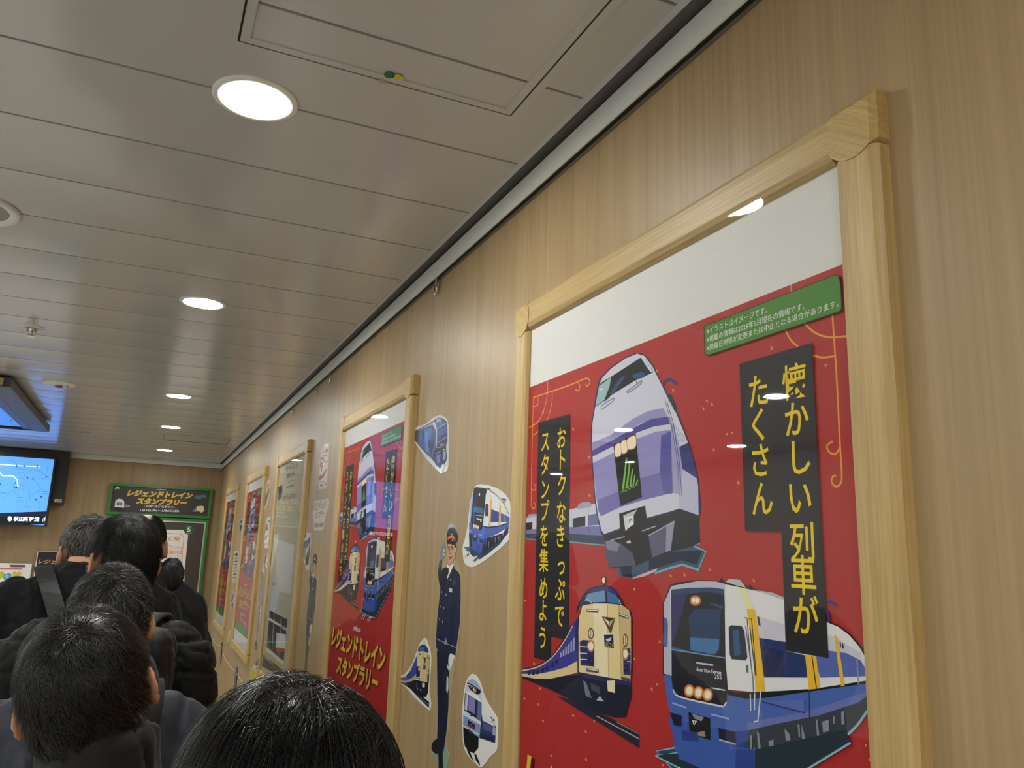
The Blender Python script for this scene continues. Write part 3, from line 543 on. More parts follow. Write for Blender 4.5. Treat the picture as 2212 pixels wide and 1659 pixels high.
STICKER_ART={
'express':((1.911, 0.262),'''p|dcdcd2|1|150,728,462,659,721,566,833,462,923,285,990,-182,1041,-598,958,-720,743,-768,549,-770,376,-718,-168,-506,-745,-271,-1410,68,-1803,270,-2009,392,-2037,533,-1970,612,-1678,662,-906,647,-337,724
p|1b2950|1|55,676,367,632,645,538,789,435,855,205,874,-39,810,-142,891,-477,550,-567,289,-589,-154,-383,-768,-140,-1382,126,-1928,395,-1971,512,-1901,566,-1273,586,-716,622,-184,657
p|3f66a8|0|-1458,536,-733,505,-297,485,-338,304,-401,44,-384,-270,-658,-139,-1179,68,-1453,194
p|1b2950|0|-1143,497,-952,485,-987,262,-1059,32
p|5f86c8|0|-865,415,-681,416,-584,-146,-776,-92
p|15203c|0|-566,167,-464,202,-424,-35,-533,-23
p|8f96b0|0|-1460,549,-181,633,-201,542,-1458,536
p|c9ccc0|1|-309,557,-177,609,-19,496,81,299,121,-58,69,-52,-7,310
p|2c4478|0|-330,257,-152,455,11,308,69,-52,-371,76
p|3566a6|0|-23,519,312,555,685,482,760,416,136,384,52,372
p|a9b4cc|0|-29,554,-44,649,161,655,403,610,312,555
l|b9c8c0|0|16|68,381,723,443
l|b9c8c0|0|14|294,557,413,439
p|2f4f90|0|73,346,796,389,838,207,134,179
p|24336c|0|125,21,855,95,874,-39,677,-117,349,-115,161,-96
l|dfe6ee|0|10|142,19,855,95
l|dfe6ee|1|10|162,-101,482,-118,738,-90,858,-37
p|f2a660|0|387,-41,453,-37,427,-85,370,-82
p|f2a660|0|475,-34,541,-33,536,-85,470,-83
p|f2a660|0|566,-27,637,-18,622,-72,557,-76
p|6f7fa6|0|107,-293,441,-281,472,-483,245,-519
p|99a6c0|0|632,-244,829,-231,854,-441,633,-464
p|cdd6e0|0|590,-185,784,-183,803,-207,612,-220
l|b8c8e0|0|14|134,-251,430,-213
l|24406c|0|30|318,-558,429,-634
l|24406c|0|30|416,-550,543,-627
l|24406c|0|30|705,-515,811,-578'''),
'commuter':((1.556, 0.059),'''p|ecebe6|1|-540,833,-255,815,71,770,480,692,845,577,1055,462,1161,372,1195,132,1177,-262,1111,-374,740,-523,159,-717,-367,-860,-694,-918,-1007,-890,-1194,-807,-1288,-632,-1301,-479,-1185,-313,-1074,-60,-1034,194,-962,473,-864,673,-722,793
p|2f6f92|0|-1233,-504,-916,-489,-857,-551,-971,-615
p|17384e|0|-915,-502,-70,-328,886,-215,1139,-37,1126,-217,732,-432,210,-611,-282,-750,-721,-685,-903,-601
p|12161e|0|-196,-352,886,-215,1117,-104,1084,-217,554,-421,-73,-603,-232,-617
p|10141c|0|-780,758,-653,783,-182,736,-50,704,-67,411,-154,-134,-250,-151,-809,-83,-894,51,-841,481
p|a8b6da|0|-779,752,-824,480,-894,51,-984,72,-971,256,-890,598
p|eceef2|0|-15,677,209,635,525,534,774,399,985,287,1104,214,1159,87,1164,-3,698,-63,93,-71,-180,-49,-112,376,-87,595
p|3f62ba|0|-982,53,-892,32,-809,-86,-266,-151,-161,-74,97,-107,700,-86,1165,-14,1117,-104,537,-236,-69,-337,-198,-327,-953,-188
p|3555ae|0|-960,-188,-198,-327,-37,-340,-185,-604,-296,-624,-861,-520,-911,-477
p|16181c|0|-179,-51,94,-80,698,-66,1164,-5,1165,-19,700,-89,97,-113,-160,-83
p|2c3f96|0|232,281,660,199,662,7,225,10
p|4a5aae|0|740,185,969,138,1165,87,1164,-3,751,3
p|f0bd1e|0|178,485,250,470,232,-68,130,-68
p|f0bd1e|0|653,334,743,319,733,-58,654,-65
p|f0bd1e|0|947,231,979,224,975,-34,947,-37
p|f4e9a8|0|132,633,201,593,251,464,178,479
p|f4e9a8|0|625,418,701,391,743,313,653,332
p|22305c|1|-74,380,-18,390,86,368,85,157,8,143,-74,167
p|2e6a96|0|-777,377,-169,305,-173,188,-780,257
p|c87a30|0|-598,-52,-601,-70,-614,-85,-635,-95,-660,-98,-687,-94,-710,-84,-727,-68,-734,-50,-731,-32,-718,-17,-697,-7,-671,-4,-645,-8,-622,-18,-605,-34
p|fff2dc|0|-625,-52,-627,-64,-635,-74,-647,-81,-662,-83,-678,-81,-692,-74,-702,-63,-707,-50,-705,-38,-698,-28,-685,-21,-670,-19,-654,-21,-640,-29,-630,-39
p|c87a30|0|-472,-69,-475,-87,-488,-102,-509,-112,-534,-115,-560,-111,-583,-101,-599,-85,-607,-67,-604,-49,-591,-34,-570,-24,-545,-21,-518,-25,-496,-35,-479,-51
p|fff2dc|0|-499,-69,-501,-81,-508,-91,-520,-98,-536,-100,-551,-97,-565,-90,-575,-80,-580,-67,-578,-55,-570,-45,-558,-38,-543,-36,-527,-38,-513,-46,-503,-56
p|c87a30|0|-361,-85,-364,-103,-377,-118,-397,-128,-422,-131,-448,-127,-471,-117,-487,-101,-494,-83,-491,-65,-478,-50,-458,-41,-433,-37,-407,-41,-384,-52,-368,-67
p|fff2dc|0|-388,-85,-389,-97,-397,-107,-409,-114,-424,-116,-439,-114,-453,-107,-463,-96,-467,-84,-466,-72,-458,-61,-446,-54,-431,-52,-416,-55,-402,-62,-392,-73
p|e4e6ea|0|-544,118,-243,86,-252,19,-318,27,-321,57,-533,83
p|e4e6ea|0|-584,182,-185,152,-184,144,-583,169
p|fff2e0|0|-385,611,-387,599,-396,590,-411,584,-428,583,-446,586,-462,593,-474,604,-478,615,-476,627,-467,636,-453,642,-435,643,-417,640,-401,633,-390,622
p|10141c|0|-689,-234,-468,-253,-470,-388,-657,-364
p|191f3c|0|-950,-213,-740,-233,-763,-327,-796,-488,-882,-489
p|14182c|0|-380,-303,-198,-327,-163,-412,-354,-388
l|aab8e0|0|20|-917,-138,-730,-177
l|aab8e0|0|20|-405,-223,-206,-255
p|b9b6a4|0|-653,-253,-537,-235,-514,-290,-613,-302
l|7e8aa4|0|35|58,-340,106,-506
l|7e8aa4|0|35|202,-381,200,-511
l|7e8aa4|0|35|512,-294,552,-398
l|7e8aa4|0|35|689,-283,710,-352
l|7e8aa4|0|35|760,-260,767,-340
l|7e8aa4|0|35|900,-215,913,-272
l|7e8aa4|0|35|0,-387,7,-518
l|dfe6ea|0|35|-815,-613,-1137,-692
l|2a5a78|0|35|-900,-626,-997,-690
l|dfe6ea|0|35|-388,-679,-677,-770
l|2a5a78|0|35|-399,-728,-574,-792
l|22262e|1|12|-51,716,159,674,209,641,461,567,832,397,924,335,1152,144
l|22262e|0|14|768,464,1000,442
l|22262e|0|12|812,456,934,381,833,385,972,443
l|22262e|0|14|29,712,140,705,176,655'''),
'officer':((1.758, -0.194),'''p|b7a57c|0|-68,2569,88,2516,274,2433,397,2262,355,2044,249,1766,345,1690,560,1559,713,1449,765,1052,820,470,701,-128,557,-549,392,-1154,398,-1815,226,-2135,478,-2373,363,-2602,-176,-2729,-339,-2614,-693,-2490,-614,-2291,-459,-2099,-567,-1661,-659,-857,-833,-258,-876,5,-774,577,-715,1074,-776,1127,-880,1380,-857,1640,-747,1954,-621,2162,-460,2338,-272,2522
p|8db09c|0|-686,-2534,-588,-2445,-216,-2475,46,-2328,229,-2157,478,-2373,363,-2602,-162,-2726,-325,-2611
p|121a36|0|-645,-332,198,-278,228,-730,289,-1394,231,-1936,141,-2263,60,-2424,-214,-2485,-334,-2186,-362,-1738
p|0e1016|1|-299,-2179,-545,-2253,-675,-2372,-621,-2474,-360,-2484,-237,-2435
p|0e1016|0|-202,-2472,72,-2410,137,-2655,-148,-2723
p|e6e6e2|1|198,-278,523,-296,432,-476,318,-638,162,-512
l|26262a|0|12|527,-329,405,-525,252,-659
p|cfd2da|0|55,-503,132,-550,311,-583,218,-664,104,-600
p|cfd2da|0|93,-761,204,-802,236,-1023,182,-1133,102,-1067
p|1c2546|0|-225,1575,151,1635,280,1541,456,1498,605,1435,673,1332,710,1049,735,919,747,418,668,116,562,-291,266,-270,142,-377,-556,-322,-703,-255,-750,-55,-717,458,-624,980,-639,1078,-573,1036,-723,1191,-808,1331,-833,1485,-793,1641,-670,1665,-589,1647,-589,1442,-495,1537
p|2c2e38|0|-793,1641,-741,1715,-597,1698,-573,1442,-519,1292,-667,1235,-808,1331,-826,1485
p|6f727c|0|-770,1694,-674,1686,-686,1562,-771,1497
p|fdfdf8|0|-195,1571,177,1656,210,1627,-100,1329,-186,1306,-238,1354,-214,1495
p|23242c|0|-206,1546,-116,1548,-93,1449,-217,1310,-286,1272,-248,1424
p|1c2546|0|197,1617,294,1541,162,1350,-293,1011,-291,1201,-129,1328
l|151a33|0|12|174,1468,162,1350,-351,989
p|151a33|0|-549,1484,-255,1574,-192,1556,-274,1292,-472,982,-558,1138
p|d6d6d2|0|5,1116,197,1097,179,1019,-12,1027
p|a9b4a4|0|21,1315,86,1312,79,1276,11,1280
p|3c4260|1|173,1272,312,1307,403,1263,357,1183,215,1176
p|8a8c92|1|-661,2017,-564,2100,-419,2060,-373,1958,-361,1876,-468,1772,-612,1697,-730,1746,-731,1850
p|9a9ca2|0|-542,2059,-552,2162,-503,2209,-468,2183,-471,2101,-479,2049
p|d9d8cc|0|-548,1992,-368,1927,-377,1881,-539,1935
p|d9d8cc|0|-564,1894,-419,1855,-428,1814,-556,1842
p|d9d8cc|0|-565,1796,-470,1782,-498,1761,-567,1765
p|d9a98c|0|-276,2091,232,2103,307,1975,257,1816,143,1695,-26,1641,-149,1668,-229,1807
p|d9a98c|0|243,2024,330,2014,328,1925,239,1835,207,1964
p|cda07a|0|-177,1657,33,1642,142,1705,176,1666,-17,1581,-164,1567
p|f2f2ee|0|-258,1594,-173,1627,-47,1585,147,1665,193,1646,-13,1551,-222,1555
p|1a1a20|0|200,2123,322,2074,308,2004,244,2014,208,2063
p|1a1a20|0|-307,2132,-242,2101,-245,2020,-287,2040
p|14151d|1|36,2466,187,2434,345,2332,391,2242,341,2143,203,2103,-281,2163,-339,2245,-337,2337,-199,2439
p|b4282a|0|-291,2234,-235,2265,62,2279,213,2243,278,2143,195,2163,-48,2213,-254,2188
l|f0a84a|1|22|-255,2193,-111,2239,67,2243,188,2213,252,2163
l|f0a84a|1|16|-243,2214,-99,2259,64,2264,184,2238
p|0c0d10|1|-311,2163,-45,2198,225,2153,221,2073,90,2073,-90,2092,-240,2091
p|d8d8d0|0|30,2188,106,2173,94,2153,43,2158
p|b8a878|0|-62,2315,53,2339,74,2299,-26,2274
l|20202a|0|22|-176,2021,-81,2031
l|20202a|0|22|22,2037,126,2023
l|3a3436|0|11|-221,2005,-54,2006,-66,1963,-185,1962,-221,2005
l|3a3436|0|11|17,2009,181,2010,169,1967,52,1966,17,2009
l|5a3428|1|14|-58,1971,-92,1900,-29,1871,42,1892
l|5a2a24|1|16|-140,1819,-77,1792,41,1794,110,1823
l|5a3428|0|12|-72,1755,3,1749
p|c9c2a4|0|-523,1015,-471,1018,-464,969,-492,958
p|c9c2a4|0|-205,972,-155,975,-148,927,-175,916
p|c9c2a4|0|-511,693,-460,697,-452,649,-480,637
p|c9c2a4|0|-315,671,-264,675,-257,627,-284,616
p|c9c2a4|0|-563,396,-511,400,-504,353,-532,340
p|c9c2a4|0|-349,364,-298,368,-291,321,-319,309
l|0f1428|0|16|-117,424,-58,264,284,242
l|0f1428|0|16|318,845,270,190,198,-278
l|b9bcc4|0|12|-765,-62,-5,-98,632,-113
p|8f96a8|0|-59,29,65,-86,-70,-143,-146,-109'''),
'vintage':((1.988, -0.3),'''p|ecebe6|1|757,919,926,867,1131,703,1248,586,1291,330,1255,-28,1279,-281,1393,-390,1432,-510,1374,-612,1261,-621,724,-586,174,-522,-597,-409,-1062,-404,-1608,-461,-1771,-405,-1719,-304,-1467,-208,-1154,-202,-832,-163,-535,-44,-139,201,112,471,360,725,546,844
p|14172c|0|-1638,-438,-617,-311,139,-122,633,-86,1199,-36,1197,-248,1082,-372,852,-410,1308,-450,1311,-577,542,-485,-154,-390,-928,-371
p|3d4aa0|0|241,462,332,201,254,-56,-107,-184,-617,-311,-1168,-355,-1647,-400,-1662,-335,-1090,-278,-645,-174,-236,24,60,289
p|b9ae98|0|246,29,-35,-111,-536,-260,-1079,-328,-1653,-374,-1647,-400,-617,-311,-104,-202,281,-89
l|c0b69c|1|18|200,457,-52,200,-361,-19,-692,-168,-1092,-265,-1639,-325
p|232c68|0|-192,-23,-103,17,-108,-46,-190,-76
p|232c68|0|-313,-78,-224,-38,-229,-101,-312,-131
p|232c68|0|-480,-140,-389,-99,-394,-163,-478,-193
p|232c68|0|-648,-203,-557,-162,-562,-226,-647,-256
p|232c68|0|-823,-248,-730,-206,-735,-271,-821,-302
p|27407e|1|287,555,351,662,565,741,764,764,971,721,1069,612,712,605
p|4a6aae|0|346,574,393,660,714,703,750,616
p|e4d09a|0|271,528,591,597,871,612,1193,567,1216,320,1199,-36,1026,-50,630,-74,302,-86,250,190
p|cdb478|0|975,588,1193,567,1216,320,1199,-36,1045,-47
l|8a7350|0|10|732,601,829,-56
p|26264c|0|229,187,350,216,534,228,536,-3,252,-44
p|26264c|0|1099,209,1209,248,1218,-33,1110,-38
p|f6ded0|0|516,171,515,154,504,138,486,126,464,120,440,120,418,126,403,138,395,154,396,171,407,187,425,199,448,206,472,206,493,199,509,187
p|f0d4c4|0|1185,180,1184,165,1175,152,1161,142,1143,136,1123,136,1106,142,1093,152,1087,166,1088,181,1097,194,1111,205,1130,210,1149,210,1167,204,1179,194
p|1c1f36|0|705,300,921,329,941,211,723,199
p|e4e4ea|0|777,283,855,296,861,258,784,244
t|d8cfa0|はくつる|743,202,932,220,32|0|0
p|4a3a3a|0|654,470,933,487,880,335
p|f0e8d4|0|695,469,824,424,823,388
p|55586a|0|358,513,569,537,567,502,383,489
p|55586a|0|1005,526,1184,506,1188,483,1018,497
p|9a8a78|0|295,-50,601,-24,606,-53,301,-80
p|ece0b4|0|758,-109,954,-85,952,-186,775,-202
p|5f7aa8|0|297,-172,488,-301,367,-320
p|b9bcc8|0|663,-255,751,-290,612,-306
p|ead9b8|0|761,831,759,820,752,811,740,804,726,800,710,800,696,805,686,812,681,822,682,833,689,842,701,849,716,853,732,852,746,848,756,840
l|22263c|0|10|714,862,733,760
l|a99c98|0|12|637,-446,1306,-509
p|efe4c0|0|517,300,516,282,506,267,490,255,469,249,446,249,426,256,411,269,404,285,405,302,415,317,432,329,453,335,475,335,495,328,510,315'''),
'suburban':((1.552, -0.321),'''p|ecebe8|1|-450,754,-189,719,1,619,143,480,344,355,659,232,843,157,909,72,913,-228,896,-414,620,-582,368,-770,164,-884,-58,-881,-490,-833,-705,-753,-846,-596,-940,-140,-906,287,-827,504,-672,660
p|0d0f14|0|-855,-338,-4,-364,3,-565,-206,-712,-369,-726,-712,-697,-808,-541
p|0d0f14|0|-645,-682,-474,-691,-293,-811,-159,-842,-356,-837,-549,-766
p|1a1c20|0|-206,-712,-77,-706,128,-837,115,-862,-96,-822
p|2c3a66|0|107,76,558,48,829,-9,813,-303,170,-362,46,-376
p|54578e|0|199,-42,686,-48,667,-150,182,-180
p|a9a8cc|0|685,-37,817,-33,816,-173,670,-182
p|dfe4ee|0|116,83,526,64,799,7,772,-25,166,-26
p|1c2850|0|98,-276,818,-195,799,-306,77,-370
l|23262e|0|18|552,108,641,108
l|23262e|0|18|673,92,776,90
l|23262e|0|16|597,105,620,22,703,87,770,1
p|9fb8dc|0|-726,538,-615,615,-416,662,-196,636,8,551,46,494,-315,512
p|c6d4e8|0|-820,445,-726,532,31,485,99,302,-293,328,-805,327
l|10131c|0|25|-733,537,-350,530,41,487
p|141826|0|-687,502,-381,508,15,489,3,452,-137,400,-541,429
p|e46a3a|0|-533,504,-441,504,-450,467,-512,475
p|e8905a|0|-419,490,-212,481,-206,430,-373,438
p|f4ead2|0|-395,488,-312,487,-313,442,-374,446
p|f1f3f6|0|-805,327,-639,390,-136,389,81,322,75,286,-701,332
p|2a2c40|0|-823,330,84,288,106,-60,-318,-37,-850,-16
p|8a86c4|0|-613,317,-240,296,-241,12,-595,30
p|b4b4d8|0|-787,324,-700,320,-712,3,-817,2
p|5e74ac|0|-93,292,70,274,90,-52,-105,-32
p|dfe2ee|0|-693,321,-637,319,-661,6,-713,6
p|dce4ee|0|-859,-24,107,-66,98,-129,-855,-113
p|7f9ccc|0|-855,-113,97,-124,60,-362,-116,-364,-836,-323
p|1a1618|0|-589,-158,-196,-175,-198,-273,-593,-270
p|8a2c2c|0|-548,-220,-230,-227,-232,-262,-544,-254
p|c46a5a|0|-482,-201,-333,-190,-363,-219
p|c9d6e6|0|-838,-300,-91,-302,37,-299,25,-335,-833,-340
l|20242e|0|20|-483,-56,-255,-2
p|3a3e48|0|-553,-314,-284,-330,-311,-381,-546,-371'''),
'ticket':((3.342, 0.324),'''p|d8d2c4|0|-772,869,389,915,967,853,1097,613,1121,-202,1073,-924,837,-970,-627,-907,-726,-775,-781,120
p|e9e6dc|0|-589,786,861,823,1021,-194,945,-896,-502,-852,-626,107
p|c45c28|0|274,698,773,696,773,543,292,549
l|c45c28|0|30|-525,630,195,643
p|c45c28|0|-654,429,-19,412,122,315,113,-18,-362,-21,-652,66
p|e9e6dc|0|-463,326,-147,319,-136,191,-409,194
p|e9e6dc|0|-456,156,-288,154,-255,75,-447,83
p|c45c28|0|-362,-21,-211,-33,-140,-207,-325,-213
p|c45c28|0|-693,-397,-345,-317,41,-345,908,-104,836,-220,294,-467,-563,-554
p|d39a78|0|279,176,914,181,869,95,309,103
l|c9906e|0|30|-144,466,986,399
l|c9906e|0|30|52,489,917,324
l|c45c28|0|20|-601,-615,713,-659
p|c45c28|0|-262,-720,405,-741,398,-823,-226,-805
p|9a5030|0|-678,-736,-565,-701,-554,-828,-686,-820
p|9a5030|0|726,-741,940,-734,912,-813,730,-802'''),
'logo':((3.307, 0.123),'''p|d9d5c8|0|-1586,648,757,605,1126,647,1397,537,1427,263,1078,40,834,-562,558,-610,-993,-609,-1252,-515,-1289,-182,-1681,206
t|a08a28|レジェンドトレイン|-1609,196,1007,219,400|4|0.15
t|a08a28|スタンプラリー|-1162,-123,840,-91,300|4|0.15
t|3c4250|1月9日～3月8日|-1086,-497,763,-482,191|3|0'''),
'diesel':((3.556, -0.022),'''p|d6d3c6|0|-277,760,295,785,717,710,914,272,901,-389,945,-777,338,-797,-20,-536,-694,-382,-1361,-287,-1376,-2,-1320,393,-952,656
p|2b5688|0|-825,394,89,481,655,648,768,397,33,98,-1088,175
p|8d9494|0|-1212,174,-84,97,64,-366,-714,-339,-1240,-176
p|1c2442|0|806,313,863,189,753,-557,136,-616,-49,-326,304,17
p|b9a2a4|0|463,270,720,355,515,-189,286,-193
p|22262e|0|-756,655,-496,719,-407,632,-645,524
p|e4e8ee|0|241,-592,753,-557,771,-742,365,-755'''),
'bullet':((5.02, 0.289),'''p|d3d0c2|0|-1144,885,585,911,1295,786,1723,143,1187,-591,-79,-930,-1595,-899,-1866,-532,-1657,327
p|2a62b4|0|-1418,314,-676,855,-240,735,-77,0,-1391,-673,-1716,-228
p|1d2950|0|1132,412,1426,159,312,-556,-232,-715,-356,-228
p|8a8e8c|0|121,652,1054,712,1220,465,513,269
p|2450a0|0|-77,0,771,17,-93,-600,-921,-690
l|e4e8f0|0|60|-121,62,-180,-477'''),
'pass':((4.808, 0.068),'''p|d9d4c8|0|-913,860,579,891,864,760,961,-854,-651,-896,-833,-640
p|efece4|0|-795,811,485,854,733,-812,-477,-843
p|c25c2c|0|-628,449,-165,498,8,126,-704,77
p|c25c2c|0|-864,-296,613,-49,628,-189,-532,-468
p|c0504a|0|-76,668,507,700,503,588,-5,564
p|e0a890|0|-641,-611,566,-568,607,-746,-521,-781'''),
'tram':((4.693, -0.073),'''p|d5d8dc|0|-189,556,301,587,663,-409,214,-611,-704,-447,-694,-170,-210,5
p|2a5a9c|0|-114,446,219,477,302,124,19,-154
p|1c2c50|0|97,-152,334,-39,434,-415,6,-481
p|7a9cc8|0|-538,-277,-80,-184,49,-371'''),
'railcar':((6.198, 0.13),'''p|d3d2c4|0|-1540,382,-37,567,563,408,416,-630,-1180,-142
p|2f5aa4|0|-1397,231,98,491,501,194,248,-449,-974,-71
p|1d2f5c|0|-904,-145,106,57,183,-520'''),
'list':((6.348, -0.172),'''p|dfdfd8|0|-1585,1137,1341,1244,1713,857,1878,-1039,1274,-1124,-908,-1096,-1371,62
l|30343c|0|80|-1071,847,1113,918
l|5a6066|0|80|-1021,611,1158,690
l|30343c|0|80|-971,376,1203,462
l|5a6066|0|80|-922,141,1247,235
l|30343c|0|80|-873,-92,1292,9
l|5a6066|0|80|-823,-325,1336,-217
l|30343c|0|80|-775,-558,1380,-442
l|5a6066|0|80|-726,-789,1424,-666
l|2a2e34|0|200|-964,885,816,942'''),
'tender':((6.276, -0.402),'''p|cfd4d4|0|80,643,655,596,1254,7,851,-618,29,-496,-1471,-227,-494,158
p|2a5470|0|-1209,-209,8,454,559,433,122,-173
p|10182c|0|-481,-373,618,-35,1015,-269,653,-581'''),
'cab':((4.698, -0.637),'''p|d2d4cc|0|180,388,526,-396,-2052,-439,-983,-96,-187,126
p|2c4a5a|0|163,327,317,-40,-912,-185,-862,-40
p|1a2028|0|331,-58,308,-273,-520,-270'''),
'tape':((6.258, -0.67),'''p|cfc223|0|-278,664,732,637,352,-418,-870,-582
p|b9ad1c|0|-55,104,648,162,342,-409,-242,-485'''),
'tape_wide':((4.845, -0.73),'''p|d3c81e|0|-582,491,1390,506,1477,189,-1371,-250
p|bcb11a|0|-63,482,362,492,166,-11,-286,-82'''),
}
# ---------------------------------------------------------------- helpers
def W(x, y, z): return Vector((x + EYE.x, y, z + EYE.z))     # eye-relative metres -> world
def lin(h):
    c = [int(h[i:i+2], 16) / 255 for i in (0, 2, 4)]
    return tuple(v / 12.92 if v <= .04045 else ((v + .055) / 1.055) ** 2.4 for v in c)
class MB:
    def __init__(s): s.v = []; s.f = []; s.m = []; s.c = []
    def add(s, vs, fs, mi=0, col=None):
        n = len(s.v); s.v += [tuple(p) for p in vs]
        for f in fs: s.f.append([n + i for i in f]); s.m.append(mi); s.c.append(col or (1, 1, 1))
    def box(s, a, b, mi=0):
        x0, y0, z0 = a; x1, y1, z1 = b
        s.add([(x0,y0,z0),(x1,y0,z0),(x1,y1,z0),(x0,y1,z0),(x0,y0,z1),(x1,y0,z1),(x1,y1,z1),(x0,y1,z1)],
              [(0,3,2,1),(4,5,6,7),(0,1,5,4),(1,2,6,5),(2,3,7,6),(3,0,4,7)], mi)
    def lathe(s, prof, n=32, mi=0, c=(0,0,0)):                # profile (r, z) about the z axis
        vs = [(c[0]+r*math.cos(2*math.pi*k/n), c[1]+r*math.sin(2*math.pi*k/n), c[2]+z) for r, z in prof for k in range(n)]
        fs = [(i*n+k, i*n+(k+1) % n, (i+1)*n+(k+1) % n, (i+1)*n+k) for i in range(len(prof)-1) for k in range(n)]
        s.add(vs, fs, mi)
    def tube(s, pts, r, n=8, mi=0, cap=True):
        pts = [Vector(p) for p in pts]; vs = []; up = Vector((.31, .47, .83))
        for i, p in enumerate(pts):
            t = (pts[min(i+1, len(pts)-1)] - pts[max(i-1, 0)]).normalized()
            a = t.cross(up).normalized(); b = t.cross(a)
            rr = r[i] if isinstance(r, (list, tuple)) else r
            vs += [p + a*math.cos(2*math.pi*k/n)*rr + b*math.sin(2*math.pi*k/n)*rr for k in range(n)]
        fs = [(i*n+k, i*n+(k+1) % n, (i+1)*n+(k+1) % n, (i+1)*n+k) for i in range(len(pts)-1) for k in range(n)]
        if cap: fs += [tuple(range(n))[::-1], tuple((len(pts)-1)*n+k for k in range(n))]
        s.add(vs, fs, mi)
    def loft(s, rings, n=20, mi=0):                           # rings (cx, cy, z, rx, ry), closed at both ends
        vs = [(cx+rx*math.cos(2*math.pi*k/n), cy+ry*math.sin(2*math.pi*k/n), z) for cx, cy, z, rx, ry in rings for k in range(n)]
        fs = [(i*n+k, i*n+(k+1) % n, (i+1)*n+(k+1) % n, (i+1)*n+k) for i in range(len(rings)-1) for k in range(n)]
        fs += [tuple(range(n))[::-1], tuple((len(rings)-1)*n+k for k in range(n))]
        s.add(vs, fs, mi)
    def ball(s, c, r, n=14, mi=0, mat=None):
        r = (r, r, r) if isinstance(r, (int, float)) else r; vs = []; fs = []
        for i in range(n//2+1):
            a = math.pi*i/(n//2)
            for k in range(n):
                p = Vector((r[0]*math.sin(a)*math.cos(2*math.pi*k/n), r[1]*math.sin(a)*math.sin(2*math.pi*k/n), -r[2]*math.cos(a)))
                vs.append((mat @ p if mat else p) + Vector(c))
        for i in range(n//2):
            for k in range(n): fs.append((i*n+k, i*n+(k+1) % n, (i+1)*n+(k+1) % n, (i+1)*n+k))
        s.add(vs, fs, mi)
    def caps(s, p0, p1, r0, r1, n=14):                        # tapered capsule
        p0, p1 = Vector(p0), Vector(p1); t = (p1-p0).normalized(); P = []; R = []
        for a in (-90, -60, -30, 0): P.append(p0 + t*math.sin(math.radians(a))*r0); R.append(max(r0*math.cos(math.radians(a)), 1e-4))
        for a in (0, 30, 60, 90): P.append(p1 + t*math.sin(math.radians(a))*r1); R.append(max(r1*math.cos(math.radians(a)), 1e-4))
        s.tube(P, R, n)
    def build(s, name, mats, parent=None, smooth=False, loc=None, ink=False):
        me = bpy.data.meshes.new(name); me.from_pydata(s.v, [], s.f); me.update()
        mats = mats if isinstance(mats, (list, tuple)) else [mats]
        for q in mats: me.materials.append(q)
        if len(mats) > 1: me.polygons.foreach_set('material_index', s.m)
        if smooth: me.polygons.foreach_set('use_smooth', [True]*len(s.f))
        if ink:
            at = me.color_attributes.new('ink', 'FLOAT_COLOR', 'CORNER'); buf = []
            for p, c in zip(me.polygons, s.c): buf += [*c, 1.0]*p.loop_total
            at.data.foreach_set('color', buf)
        return link(name, me, parent, loc)
def link(name, me, parent=None, loc=None):
    o = bpy.data.objects.new(name, me); COL.objects.link(o)
    if parent: o.parent = parent
    if loc is not None: o.location = loc
    return o
def tag(o, label, cat, group=None):
    o['label'] = label; o['category'] = cat
    if group: o['group'] = group
    return o
def thing(name, label, cat, loc=(0, 0, 0), rz=0.0, group=None):
    o = bpy.data.objects.new(name, None); COL.objects.link(o)
    o.location = loc; o.rotation_euler = (0, 0, rz); o.empty_display_size = .05
    return tag(o, label, cat, group)
def struct(o): o['kind'] = 'structure'; return o
def copy_tree(o, parent=None):
    c = o.copy(); COL.objects.link(c); c.parent = parent
    for ch in list(o.children): copy_tree(ch, c)
    return c
# ---------------------------------------------------------------- materials
def mat(name, col=(.5, .5, .5), rough=.5, metal=0.0, ior=1.5, bump=None, spec=None, mott=0.0, coat=0.0):
    mt = bpy.data.materials.new(name); mt.use_nodes = True; nt = mt.node_tree; b = nt.nodes['Principled BSDF']
    b.inputs['Base Color'].default_value = (*col, 1); b.inputs['Roughness'].default_value = rough
    b.inputs['Metallic'].default_value = metal; b.inputs['IOR'].default_value = ior
    if spec is not None: b.inputs['Specular IOR Level'].default_value = spec
    if coat: b.inputs['Coat Weight'].default_value = coat; b.inputs['Coat Roughness'].default_value = .12
    tc = nt.nodes.new('ShaderNodeTexCoord')
    if mott:
        n = nt.nodes.new('ShaderNodeTexNoise'); n.inputs['Scale'].default_value = 9; n.inputs['Detail'].default_value = 4
        nt.links.new(tc.outputs['Object'], n.inputs['Vector'])
        mx = nt.nodes.new('ShaderNodeMixRGB'); mx.inputs[1].default_value = (*[c*(1-mott) for c in col], 1); mx.inputs[2].default_value = (*[min(1, c*(1+mott)) for c in col], 1)
        nt.links.new(n.outputs['Fac'], mx.inputs[0]); nt.links.new(mx.outputs[0], b.inputs['Base Color'])
    if bump:
        n = nt.nodes.new('ShaderNodeTexNoise'); n.inputs['Scale'].default_value = bump[0]; n.inputs['Detail'].default_value = 5
        mp = nt.nodes.new('ShaderNodeMapping'); mp.inputs['Scale'].default_value = bump[2] if len(bump) > 2 else (1, 1, 1)
        nt.links.new(tc.outputs['Object'], mp.inputs[0]); nt.links.new(mp.outputs[0], n.inputs['Vector'])
        bp = nt.nodes.new('ShaderNodeBump'); bp.inputs['Strength'].default_value = 1.0; bp.inputs['Distance'].default_value = bump[1]
        nt.links.new(n.outputs['Fac'], bp.inputs['Height']); nt.links.new(bp.outputs['Normal'], b.inputs['Normal'])
    return mt
